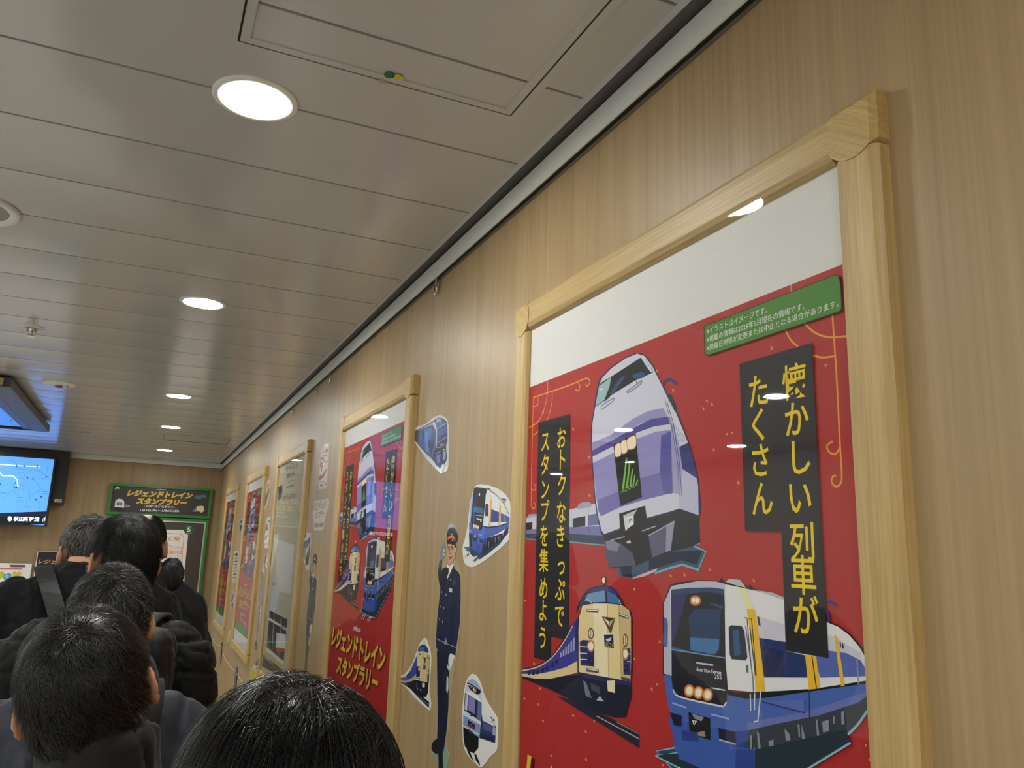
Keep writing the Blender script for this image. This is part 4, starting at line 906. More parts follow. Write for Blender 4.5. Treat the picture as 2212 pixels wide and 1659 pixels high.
def wood(name, c0, c1, scale, rough, rot=(0, 0, 0), fine=None, bump=0.0, wav=0.0, spec=.5):
    mt = bpy.data.materials.new(name); mt.use_nodes = True; nt = mt.node_tree; b = nt.nodes['Principled BSDF']; L = nt.links.new
    tc = nt.nodes.new('ShaderNodeTexCoord'); mp = nt.nodes.new('ShaderNodeMapping'); mp.inputs['Rotation'].default_value = rot
    m2 = nt.nodes.new('ShaderNodeMapping'); m2.inputs['Scale'].default_value = scale
    L(tc.outputs['Object'], mp.inputs[0]); L(mp.outputs[0], m2.inputs[0])
    n1 = nt.nodes.new('ShaderNodeTexNoise'); n1.inputs['Scale'].default_value = 1.0; n1.inputs['Detail'].default_value = 6; n1.inputs['Roughness'].default_value = .62; n1.inputs['Distortion'].default_value = wav
    L(m2.outputs[0], n1.inputs['Vector'])
    m3 = nt.nodes.new('ShaderNodeMapping'); m3.inputs['Scale'].default_value = fine or tuple(s*4.1 for s in scale)
    L(mp.outputs[0], m3.inputs[0]); n2 = nt.nodes.new('ShaderNodeTexNoise'); n2.inputs['Scale'].default_value = 1.0; n2.inputs['Detail'].default_value = 3
    L(m3.outputs[0], n2.inputs['Vector'])
    mx = nt.nodes.new('ShaderNodeMixRGB'); mx.inputs[0].default_value = .42; L(n1.outputs['Fac'], mx.inputs[1]); L(n2.outputs['Fac'], mx.inputs[2])
    cr = nt.nodes.new('ShaderNodeValToRGB'); cr.color_ramp.elements[0].position = .34; cr.color_ramp.elements[1].position = .66
    cr.color_ramp.elements[0].color = (*c0, 1); cr.color_ramp.elements[1].color = (*c1, 1)
    L(mx.outputs[0], cr.inputs[0]); L(cr.outputs[0], b.inputs['Base Color']); b.inputs['Roughness'].default_value = rough; b.inputs['Specular IOR Level'].default_value = spec
    if bump:
        bp = nt.nodes.new('ShaderNodeBump'); bp.inputs['Distance'].default_value = bump; bp.inputs['Strength'].default_value = .6
        L(mx.outputs[0], bp.inputs['Height']); L(bp.outputs['Normal'], b.inputs['Normal'])
    return mt
def ink_mat(name, rough, spec=.5, emit=0.0, coat=0.0, bump=0.0):
    mt = bpy.data.materials.new(name); mt.use_nodes = True; nt = mt.node_tree; b = nt.nodes['Principled BSDF']
    a = nt.nodes.new('ShaderNodeVertexColor'); a.layer_name = 'ink'
    nt.links.new(a.outputs['Color'], b.inputs['Base Color']); b.inputs['Roughness'].default_value = rough; b.inputs['Specular IOR Level'].default_value = spec
    if coat: b.inputs['Coat Weight'].default_value = coat; b.inputs['Coat Roughness'].default_value = .06
    if bump:
        tc = nt.nodes.new('ShaderNodeTexCoord'); n = nt.nodes.new('ShaderNodeTexNoise'); n.inputs['Scale'].default_value = 14; n.inputs['Detail'].default_value = 2
        nt.links.new(tc.outputs['Object'], n.inputs['Vector']); bp = nt.nodes.new('ShaderNodeBump'); bp.inputs['Distance'].default_value = bump
        nt.links.new(n.outputs['Fac'], bp.inputs['Height']); nt.links.new(bp.outputs['Normal'], b.inputs['Normal'])
        if coat: nt.links.new(bp.outputs['Normal'], b.inputs['Coat Normal'])
    if emit:
        nt.links.new(a.outputs['Color'], b.inputs['Emission Color']); b.inputs['Emission Strength'].default_value = emit
    return mt
def pane_mat(name, ior=1.5, tint=(1, 1, 1)):
    mt = bpy.data.materials.new(name); mt.use_nodes = True; nt = mt.node_tree; nt.nodes.clear(); L = nt.links.new
    out = nt.nodes.new('ShaderNodeOutputMaterial'); mx = nt.nodes.new('ShaderNodeMixShader'); fr = nt.nodes.new('ShaderNodeFresnel'); fr.inputs[0].default_value = ior
    t = nt.nodes.new('ShaderNodeBsdfTransparent'); t.inputs[0].default_value = (*tint, 1); g = nt.nodes.new('ShaderNodeBsdfGlossy'); g.inputs['Roughness'].default_value = .015
    tc = nt.nodes.new('ShaderNodeTexCoord'); n = nt.nodes.new('ShaderNodeTexNoise'); n.inputs['Scale'].default_value = 3.5; n.inputs['Detail'].default_value = 1
    bp = nt.nodes.new('ShaderNodeBump'); bp.inputs['Distance'].default_value = .0012; bp.inputs['Strength'].default_value = .5
    L(tc.outputs['Object'], n.inputs['Vector']); L(n.outputs['Fac'], bp.inputs['Height']); L(bp.outputs['Normal'], g.inputs['Normal'])
    gm = nt.nodes.new('ShaderNodeNewGeometry'); iv = nt.nodes.new('ShaderNodeMath'); iv.operation = 'SUBTRACT'; iv.inputs[0].default_value = 1.0
    ml = nt.nodes.new('ShaderNodeMath'); ml.operation = 'MULTIPLY'; L(gm.outputs['Backfacing'], iv.inputs[1]); L(iv.outputs[0], ml.inputs[0]); L(fr.outputs[0], ml.inputs[1])
    L(ml.outputs[0], mx.inputs[0]); L(t.outputs[0], mx.inputs[1]); L(g.outputs[0], mx.inputs[2]); L(mx.outputs[0], out.inputs[0])
    return mt
def glow(name, col, power):
    mt = mat(name, (.9, .9, .88), .4); b = mt.node_tree.nodes['Principled BSDF']
    b.inputs['Emission Color'].default_value = (*col, 1); b.inputs['Emission Strength'].default_value = power
    return mt
M_WALL = wood('laminate_wall', lin('9a815c'), lin('b49a72'), (1, 22, .55), .42, fine=(1, 150, 1.4), spec=.45)
M_ASHV = wood('ash_upright', lin('ac8e58'), lin('cdb078'), (60, 75, 2.6), .45, bump=.0005)
M_ASHH = wood('ash_crosswise', lin('a68a56'), lin('ccb07a'), (60, 2.2, 170), .45, bump=.0009, wav=.4)
M_ASHD = wood('ash_end_grain', lin('a88a50'), lin('cdaf6c'), (60, 3.5, 200), .45, rot=(math.radians(-35), 0, 0), bump=.0006)
M_CEIL = mat('ceiling_enamel', (.545, .54, .525), .16, 0, 1.7, bump=(220, .00003))
M_GAP = mat('ceiling_void', (.03, .03, .028), .8, mott=.3)
M_RAIL = mat('anodised_rail', (.74, .76, .72), .40, .0, bump=(90, .00005, (1, .05, 1)))
M_TRIM = mat('grey_trim', (.56, .58, .60), .32, .0, bump=(90, .00004))
M_RECESS = mat('recess_paint', (.13, .125, .11), .5, bump=(60, .0001))
M_SLOT = mat('rail_slot', (.012, .012, .012), .5, mott=.2)
M_FLOOR = mat('floor_tile', (.66, .65, .63), .35, mott=.12)
M_PLAST = mat('white_plastic', (.78, .77, .74), .35, bump=(120, .00003))
M_CHROME = mat('chrome', (.75, .74, .70), .16, 1.0, bump=(40, .0001))
M_BLACK = mat('black_plastic', (.012, .012, .014), .35, bump=(150, .00004))
M_BEZEL = mat('dark_grey_casing', (.055, .053, .05), .4, bump=(150, .00004))
M_MIRROR = mat('black_glass', (.01, .012, .016), .03, 0, 2.0, mott=.1)
M_MESH = mat('grille_mesh', (.33, .33, .31), .6, bump=(900, .0006))
M_GREEN = mat('green_enamel', lin('2f7a32'), .35, bump=(90, .00005))
M_SILVER = mat('silver_strip', (.62, .61, .58), .3, .8, bump=(80, .00004))
M_INK = ink_mat('poster_print', .55, .22, bump=.0006)
M_LAM = ink_mat('laminated_print', .42, coat=.8, bump=.0014)
M_INKD = ink_mat('board_print', .45)
M_SCREEN = ink_mat('lit_display', .3, .3, emit=SCREEN_POWER)
M_PANE = pane_mat('acrylic_pane', 1.62)
M_STRING = mat('cotton_string', (.78, .66, .42), .8, bump=(400, .0003))
M_LAMP = glow('downlight_diffuser', (.985, 1.0, .945), LAMP_POWER)
# ---------------------------------------------------------------- printed artwork
GLY = {}
def glyph(txt, bold=0):
    k = (txt, bold)
    if k not in GLY:
        c = bpy.data.curves.new('lettering', 'FONT'); c.body = txt; c.size = 1.0; c.offset = bold*.011; c.resolution_u = 2
        o = bpy.data.objects.new('lettering', c); COL.objects.link(o); bpy.context.view_layer.update()
        me = bpy.data.meshes.new_from_object(o.evaluated_get(bpy.context.evaluated_depsgraph_get()))
        V = [(v.co.x, v.co.y) for v in me.vertices]; F = [list(p.vertices) for p in me.polygons]
        bpy.data.objects.remove(o); bpy.data.curves.remove(c); bpy.data.meshes.remove(me)
        GLY[k] = (V, F)
    return GLY[k]
def rounded(P, curve, closed=True):
    if not curve or len(P) < 3: return P
    out = []; n = len(P)
    rng = range(n) if closed else range(n-1)
    for i in rng:
        g = (lambda k: P[k % n]) if closed else (lambda k: P[min(max(k, 0), n-1)])
        a, b, c, d = g(i-1), g(i), g(i+1), g(i+2)
        for t in (0, .25, .5, .75):
            out.append(tuple(.5*((2*b[q]) + (c[q]-a[q])*t + (2*a[q]-5*b[q]+4*c[q]-d[q])*t*t + (3*b[q]-a[q]-3*c[q]+d[q])*t**3) for q in (0, 1)))
    if not closed: out.append(P[-1])
    return out
def artwork(mb, art, put, step, su=1.0, base=None, z0=0.0):
    """draws the flat shapes of a print one above the other; put(u, v, height) places a point"""
    lay = z0
    for ln in art.split('\n'):
        e = ln.split('|')
        if len(e) < 3: continue
        lay += step; col = lin(e[1]); nums = lambda q: [float(t)/10000 for t in q.split(',')]
        if e[0] == 'r':
            a = nums(e[2]); pts = [(a[0], a[1]), (a[2], a[1]), (a[2], a[3]), (a[0], a[3])]
            mb.add([put(u*su, v, lay) for u, v in pts], [(0, 1, 2, 3)], 0, col)
        elif e[0] == 'p':
            a = nums(e[3]); pts = rounded([(a[i]*su, a[i+1]) for i in range(0, len(a), 2)], int(e[2]))
            if base is not None and lay <= z0+step*1.01:
                n = len(pts)
                mb.add([put(u, v, lay) for u, v in pts] + [put(u, v, 0) for u, v in pts], [tuple(range(n)), tuple(range(2*n-1, n-1, -1))] + [(k, n+k, n+(k+1) % n, (k+1) % n) for k in range(n)], 0, col)
            else: mb.add([put(u, v, lay) for u, v in pts], [tuple(range(len(pts)))], 0, col)
        elif e[0] == 'l':
            a = nums(e[4]); hw = float(e[3])/20000; pts = rounded([(a[i]*su, a[i+1]) for i in range(0, len(a), 2)], int(e[2]), False); vs = []
            for i, p in enumerate(pts):
                q0, q1 = pts[max(i-1, 0)], pts[min(i+1, len(pts)-1)]; dx, dy = q1[0]-q0[0], q1[1]-q0[1]; d = math.hypot(dx, dy) or 1
                vs += [put(p[0]-dy/d*hw, p[1]+dx/d*hw, lay), put(p[0]+dy/d*hw, p[1]-dx/d*hw, lay)]
            mb.add(vs, [(2*i, 2*i+1, 2*i+3, 2*i+2) for i in range(len(pts)-1)], 0, col)
        elif e[0] == 't':
            a = [float(t)/10000 for t in e[3].split(',')]; bold = int(e[4]); sh = float(e[5]); V, F = glyph(e[2], bold)
            if not V: continue
            x0 = min(v[0] for v in V); x1 = max(v[0] for v in V); y0 = min(v[1] for v in V); y1 = max(v[1] for v in V)
            ex, ey = (a[2]-a[0])*su, a[3]-a[1]; vs = []
            for x, y in V:
                t = (x-x0)/(x1-x0); h = (y-y0)/(y1-y0)*a[4]
                vs.append(put(a[0]*su + ex*t + (h-a[4]*.5)*sh, a[1] + ey*t + h, lay))
            mb.add(vs, F, 0, col)
        elif e[0] == 'v':
            a = nums(e[3]); V, F = glyph(e[2], 1)
            mb.add([put(a[0]*su + (x-.5)*a[2], a[1] + (y-.375)*a[3], lay) for x, y in V], F, 0, col)
# ---------------------------------------------------------------- room
XC = .597                                   # ceiling edge, eye-relative
Y0, Y1, XL = -3.2, 8.34, -2.75
b = MB(); b.box(W(.65, Y0-.1, -1.7), W(.77, Y1+.1, .86)); struct(b.build('wall_right', M_WALL))
b = MB(); b.box(W(XL, 0, -1.7), W(.65, .12, .86)); o = struct(b.build('wall_far', wood('laminate_far', lin('947c58'), lin('ad946c'), (22, 1, .55), .42, fine=(150, 1, 1.4)))); o.location = (0, Y1, 0)
b = MB(); b.box(W(XL-.12, Y0-.1, -1.7), W(XL, Y1+.1, .86)); struct(b.build('wall_left', mat('left_wall', (.60, .57, .52), .5, mott=.04)))
b = MB(); b.box(W(XL, Y0-.12, -1.7), W(.65, Y0, .86)); struct(b.build('wall_back', mat('back_wall', (.74, .72, .68), .5, mott=.05)))
b = MB(); b.box(W(XL-.12, Y0-.12, -1.8), W(.77, Y1+.12, -1.7)); struct(b.build('floor', M_FLOOR))
ZC = .76
b = MB()
for k in range(-17, 28):                    # enamelled strips, each very slightly bowed
    ya, yb = 1.077+.2655*k+.0032, 1.077+.2655*(k+1)-.0032
    ya, yb = max(ya, Y0), min(yb, Y1-.03)
    if yb <= ya: continue
    n = 8; sag = .0011; prof = [(ya, ZC+.018)] + [(ya, ZC+.004)] + [(ya+(yb-ya)*t/n, ZC - sag*(1-(2*t/n-1)**2) + .001) for t in range(n+1)] + [(yb, ZC+.004), (yb, ZC+.018)]
    vs = []
    for y, z in prof: vs += [W(XL, y, z), W(XC, y, z)]
    b.add(vs, [(2*i, 2*i+1, 2*i+3, 2*i+2) for i in range(len(prof)-1)], 0)
b.box(W(XL, Y0, ZC+.02), W(.65, Y1, ZC+.1), 1)
struct(b.build('ceiling', [M_CEIL, M_GAP]))
b = MB(); b.box(W(XC, Y0, ZC-.001), W(XC+.011, Y1-.03, ZC+.03)); struct(b.build('trim_1', M_TRIM))
b = MB(); b.box(W(XC+.011, Y0, ZC+.012), W(.65, Y1, ZC+.02)); struct(b.build('trim_2', M_RECESS))
b = MB(); b.box(W(XL, Y1-.03, ZC+.012), W(XC, Y1, ZC+.02)); struct(b.build('trim_3', mat('recess_brown', lin('5a3f20'), .5, mott=.1)))
def picture_rail(a, c, along):
    r = thing('picture_rail', 'grey metal picture rail running along the top of the %s' % ('poster wall' if along == 'y' else 'far wall'), 'rail', W(*a))
    b = MB(); L = c
    prof = [(0, 0), (-.004, 0), (-.004, .012), (-.015, .012), (-.015, .0), (-.0135, -.0005), (-.015, .001), (-.015, .048), (-.012, .050), (0, .050)]
    prof = [(0, .050), (-.012, .050), (-.015, .047), (-.015, .001), (-.012, .001), (-.012, .03), (0, .03)]
    vs = []
    for t in (0, L):
        for x, z in prof: vs.append((x, t, z) if along == 'y' else (-t, x, z))
    n = len(prof); fs = [(i, (i+1) % n, n+(i+1) % n, n+i) for i in range(n)] + [tuple(range(n)), tuple(range(n, 2*n))]
    b.add(vs, fs); b.build('channel', M_RAIL, r)
    s = MB(); p0, p1 = ((-.0118, 0, .002), (-.003, L, .0295)) if along == 'y' else ((-L, -.0118, .002), (0, -.003, .0295)); s.box(p0, p1); s.build('slot', M_SLOT, r)
    e = MB(); p0, p1 = ((-.003, 0, -.004), (0, L, .0295)) if along == 'y' else ((-L, -.003, -.004), (0, 0, .0295)); e.box(p0, p1); e.build('back_flange', mat('flange', (.20, .17, .13), .4, .3, bump=(60, .00005)), r)
    return r
picture_rail((.65, Y0, .714), Y1-Y0, 'y'); picture_rail((.634, Y1, .714), 1.36, 'x')
# ---------------------------------------------------------------- ceiling fittings
def downlight(x, y, label, group='round white ceiling downlights'):
    t = thing('downlight', label, 'ceiling light', W(x, y, ZC), 0, group)
    b = MB(); b.lathe([(.0725, 0), (.0722, -.0022), (.070, -.0036), (.0605, -.0046), (.058, -.003), (.058, .012)], 48); b.build('bezel', M_PLAST, t, True)
    d = MB(); d.lathe([(.0588, -.0036), (.05, -.0042), (.03, -.0045), (.0001, -.0046)], 40); d.lathe([(.0578, -.003), (.0578, .010), (.0001, .010)], 40); d.build('diffuser', M_LAMP, t, True)
    return t
for i, (y, nm) in enumerate(((1.341, 'large lit downlight nearest the viewer, beside the ceiling access hatch'), (2.675, 'second lit downlight along the ceiling, beyond the big one by the hatch'), (4.542, 'third lit downlight along the ceiling, level with the round sensor'),
                             (5.845, 'fourth lit downlight, just before the faint far access panel'), (7.40, 'farthest lit downlight, nearest the end wall'))): downlight(.092, y, nm)
for y in (-1.9, -.5): downlight(.092, y, 'lit downlight behind the viewer in the row over the queue', 'downlights behind the viewer')
for y in (-2.4, -1.06, .28, 1.61, 2.95, 4.29, 6.7, 7.6): downlight(-1.46, y, 'lit downlight of the row over the left half of the room', 'downlights over the left half')
for k in range(8): downlight(-2.35, -2.4+1.34*k, 'added unseen fill downlight close to the left wall', 'added fill downlights by the left wall')  # unseen row, added so the left wall bounces fill onto the poster wall
t = thing('ceiling_speaker', 'round ceiling speaker with grey mesh at the left edge of the ceiling', 'speaker', W(-.476, 2.143, ZC))
b = MB(); b.lathe([(.121, 0), (.121, -.004), (.116, -.008), (.098, -.006), (.095, .0)], 48); b.build('rim', M_PLAST, t, True)
b = MB(); b.lathe([(.096, -.002), (.06, -.004), (.0001, -.005)], 40); b.build('grille', M_MESH, t, True)
t = thing('sprinkler', 'small chrome sprinkler head on the ceiling in front of the round sensor', 'sprinkler', W(-.46, 3.337, ZC))
b = MB(); b.lathe([(.04, 0), (.039, -.003), (.018, -.008), (.017, 0)], 28); b.build('escutcheon', M_PLAST, t, True)
b = MB(); b.lathe([(.011, -.004), (.011, -.018), (.008, -.02), (.004, -.026), (.004, -.032), (.0001, -.032)], 16); b.tube([(.012, 0, -.012), (.016, 0, -.024), (.003, 0, -.036)], .0025); b.tube([(-.012, 0, -.012), (-.016, 0, -.024), (-.003, 0, -.036)], .0025); b.build('nozzle', M_CHROME, t, True)
b = MB(); b.lathe([(.016, -.036), (.016, -.0375), (.0001, -.0375)], 16); b.lathe([(.016, -.036), (.0001, -.036)], 16); b.build('deflector', M_CHROME, t)
t = thing('ceiling_sensor', 'round white ceiling sensor plate in the blue glow above the hanging glass panel', 'sensor', W(-.468, 4.521, ZC))
b = MB(); b.lathe([(.078, 0), (.078, -.006), (.072, -.011), (.04, -.014), (.0001, -.014)], 40); b.build('plate', M_PLAST, t, True)
b = MB(); b.lathe([(.018, -.013), (.016, -.024), (.0001, -.027)], 20); b.build('lens', mat('sensor_lens', (.25, .12, .09), .3, mott=.2), t, True)
b = MB(); b.box((.034, -.008, -.018), (.042, .008, -.012)); b.build('indicator', M_BEZEL, t)
b = MB(); b.lathe([(.022, 0), (.022, -.004), (.016, -.009), (.0001, -.010)], 24); tag(b.build('ceiling_plug', mat('grey_disc', (.28, .28, .27), .5, mott=.1), None, True, W(-.464, 6.55, ZC)), 'small grey round cap in the far ceiling, left of the far downlights', 'ceiling cap')
def hatch(name, x0, y0, x1, y1, label, flange, gap):
    t = thing(name, label, 'access hatch', W((x0+x1)/2, (y0+y1)/2, ZC)); hx, hy = (x1-x0)/2, (y1-y0)/2
    def ring(nm, o, i, m, z0, z1):
        b = MB(); b.box((-hx-o, -hy-o, z0), (hx+o, -hy-i, z1)); b.box((-hx-o, hy+i, z0), (hx+o, hy+o, z1)); b.box((-hx-o, -hy-i, z0), (-hx-i, hy+i, z1)); b.box((hx+i, -hy-i, z0), (hx+o, hy+i, z1)); b.build(nm, m, t)
    if flange: ring('outer_frame', flange, gap/2, M_CEIL, -.0022, .004)
    ring('dark_joint', gap/2, -gap/2, M_SLOT, -.0008, .003)
    if flange: ring('door_frame', -gap/2, -flange, M_CEIL, -.0022, .004)
    return t
t = hatch('ceiling_hatch', .047, .33, .508, 1.18, 'square ceiling access hatch with double frame beside the nearest downlight', .016, .0035)
def dot(dx, dy, col, r=.0085):
    b = MB(); b.lathe([(r, 0), (r, -.0006), (.0001, -.0006)], 20); o = b.build('sticker_dot', mat('dot_'+col, lin(col), .4, mott=.1), t, False, (dx, dy, -.0022)); o['label'] = {'167038': 'green round sticker', 'd9c04a': 'yellow round sticker'}[col]
dot(.003, .404, '167038'); dot(.018, .404, 'd9c04a')
b = MB(); b.box((-.008, .420, -.004), (.002, .430, -.0015)); b.build('latch', M_SILVER, t)
hatch('ceiling_hatch', .06, 6.24, .517, 6.652, 'faint far ceiling access panel between the last two downlights', 0, .004)
# hanging glass-fronted panel in front of the display
t = thing('hanging_panel', 'dark framed glossy panel hung flat under the ceiling, at the left edge', 'hanging panel', W(0, 0, 0))
b = MB(); x1, x0, ya, yb = -.661, -2.1, 4.437, 6.235
for (p, q) in (((x1-.095, ya), (x1, yb)), ((x0, ya), (x0+.095, yb)), ((x0+.095, ya), (x1-.095, ya+.095)), ((x0+.095, yb-.035), (x1-.095, yb))): b.box((p[0], p[1], .70), (q[0], q[1], .745))
b.build('casing', M_BEZEL, t)
b = MB()
for (p, q) in (((x1-.147, ya+.095), (x1-.101, yb-.035)), ((x0+.101, ya+.095), (x0+.147, yb-.035)), ((x0+.147, ya+.1), (x1-.147, ya+.14)), ((x0+.147, yb-.05), (x1-.147, yb-.036))): b.box((p[0], p[1], .704), (q[0], q[1], .74))
b.build('inner_bezel', M_BLACK, t)
b = MB(); b.box((x0+.1, ya+.1, .709), (x1-.1, yb-.036, .735)); b.build('glass_face', M_MIRROR, t)
b = MB(); b.box((x0+.2, ya+.2, .735), (x1-.2, yb-.2, .759)); b.build('ceiling_mount', M_BLACK, t)
b = MB(); b.box((x1-.085, ya-.012, .705), (x1-.03, ya+.0, .74)); b.build('end_clip', mat('brass_clip', (.45, .33, .16), .4, .6, bump=(80, .0001)), t)
# ---------------------------------------------------------------- display on the far wall
XS0, XS1, ZS0, ZS1, YS = -1.86, -.785, .098, .674, 8.10
t = thing('display_screen', 'wall display showing a light blue railway route map, left end of far wall', 'display', W(0, 0, 0))
b = MB(); b.box((-1.95, 8.19, .285), (-.679, Y1, .757)); b.build('housing', M_BLACK, t)
b = MB(); b.box((XS0-.012, YS+.001, ZS0-.012), (XS1+.012, 8.19, ZS1+.012)); b.build('casing', M_BLACK, t)
b = MB(); e = .012
for p, q in (((XS0-e, ZS0-e), (XS1+e, ZS0)), ((XS0-e, ZS1), (XS1+e, ZS1+e)), ((XS0-e, ZS0), (XS0, ZS1)), ((XS1, ZS0), (XS1+e, ZS1))): b.box((p[0], YS-.006, p[1]), (q[0], YS+.002, q[1]))
b.build('bezel', M_BLACK, t)
b = MB(); b.add([(XS0, YS-.0005, ZS0), (XS1, YS-.0005, ZS0), (XS1, YS-.0005, ZS1), (XS0, YS-.0005, ZS1)], [(0, 1, 2, 3)], 0, lin('477ed3'))
artwork(b, SCREEN_ART, lambda u, v, h: (max(u+XS1, XS0+.002), YS-.0006-h, v+ZS1), .00003); b.build('screen', M_SCREEN, t, ink=True)
b = MB(); b.box((-.745, 8.185, .305), (-.688, 8.19, .333)); q = b.build('name_tag', mat('tag_paper', (.75, .75, .72), .5, mott=.05), t)
b = MB(); V, F = glyph('北線', 1); b.add([(-.735+.02*x, 8.1845, .312+.02*y) for x, y in V], F, 0, (.02, .02, .02)); b.build('tag_lettering', M_INKD, q, ink=True)
# ---------------------------------------------------------------- green information board on the far wall
def green_box(nm, lab, x0, z0, x1, z1, yf, art, ax, az, bg, silver):
    t = thing(nm, lab, 'notice board', W(0, 0, 0)); e = .024
    b = MB(); b.box((x0+.012, yf+.02, z0+.012), (x1-.012, Y1, z1-.012)); b.build('box', mat('board_side', lin('5f4a2a'), .5, mott=.1), t)
    b = MB()
    for p, q in (((x0, z0), (x1, z0+e)), ((x0, z1-e), (x1, z1)), ((x0, z0+e), (x0+e, z1-e)), ((x1-e, z0+e), (x1, z1-e))): b.box((p[0], yf-.008, p[1]), (q[0], yf+.03, q[1]))
    b.build('frame', M_GREEN, t)
    if silver:
        b = MB(); s = e+.012
        for p, q in (((x0+e, z0+e), (x1-e, z0+s)), ((x0+e, z1-s), (x1-e, z1-e)), ((x0+e, z0+s), (x0+s, z1-s)), ((x1-s, z0+s), (x1-e, z1-s))): b.box((p[0], yf-.004, p[1]), (q[0], yf+.02, q[1]))
        b.build('inner_trim', M_SILVER, t)
    b = MB(); b.box((x0+e, yf+.006, z0+e), (x1-e, yf+.02, z1-e)); b.c = [lin(bg)]*len(b.f)
    artwork(b, art, lambda u, v, h: (min(max(u+ax, x0+e), x1-e), yf+.0055-h, max(v+az, z0+e)), .00004); b.build('print', M_LAM if silver else M_INKD, t, ink=True)
green_box('header_board', 'green framed header board with gold title lettering on the far wall', -.321, .224, .571, .51, 8.285, HEADER_ART, .12, .35, '35302e', False)
green_box('poster_case', 'tall green framed poster case under the gold title header on far wall', -.321, -.95, .566, .213, 8.285, CASE_ART, .12, .18, '3a322e', True)
# leaflets on the far wall, lower left
t = thing('leaflet_board', 'white board with coloured hearts and pink top edge at far wall left', 'notice', W(0, 0, 0))
b = MB(); b.box((-1.75, 8.306, -1.15), (-.855, 8.334, -.235)); b.c = [lin('e6e6e0')]*len(b.f)
artwork(b, HEART_ART, lambda u, v, h: (min(max(u-.9, -1.75), -.855), 8.3055-h, max(v-.2, -1.15)), .00005); b.build('print', M_INKD, t, ink=True)
b = MB(); b.box((-1.02, 8.298, -.262), (-.905, 8.306, -.248)); b.build('clip', M_BLACK, t)
b = MB(); b.box((-1.12, 8.20, -1.28), (-.83, 8.30, -1.0)); tag(b.build('leaflet_box', mat('teal_card', lin('4f93a4'), .45, mott=.08), None, False, W(0, 0, 0)), 'teal leaflet box on the far wall behind the black coat sleeve', 'leaflet box')
t = thing('title_board', 'small navy panel with gold lettering left of the grey-haired head', 'sign', W(0, 0, 0))
b = MB(); b.box((-.82, 8.301, -.36), (-.35, Y1, -.128)); b.c = [lin('14182a')]*len(b.f)
artwork(b, NAVY_ART, lambda u, v, h: (min(u-.75, -.352), 8.3005-h, v-.2), .0001); b.build('print', M_INKD, t, ink=True)
b = MB(); b.box((-.827, 8.30, -.36), (-.82, Y1, -.125)); b.box((-.827, 8.30, -.128), (-.35, Y1, -.125)); b.build('white_edge', M_PLAST, t)
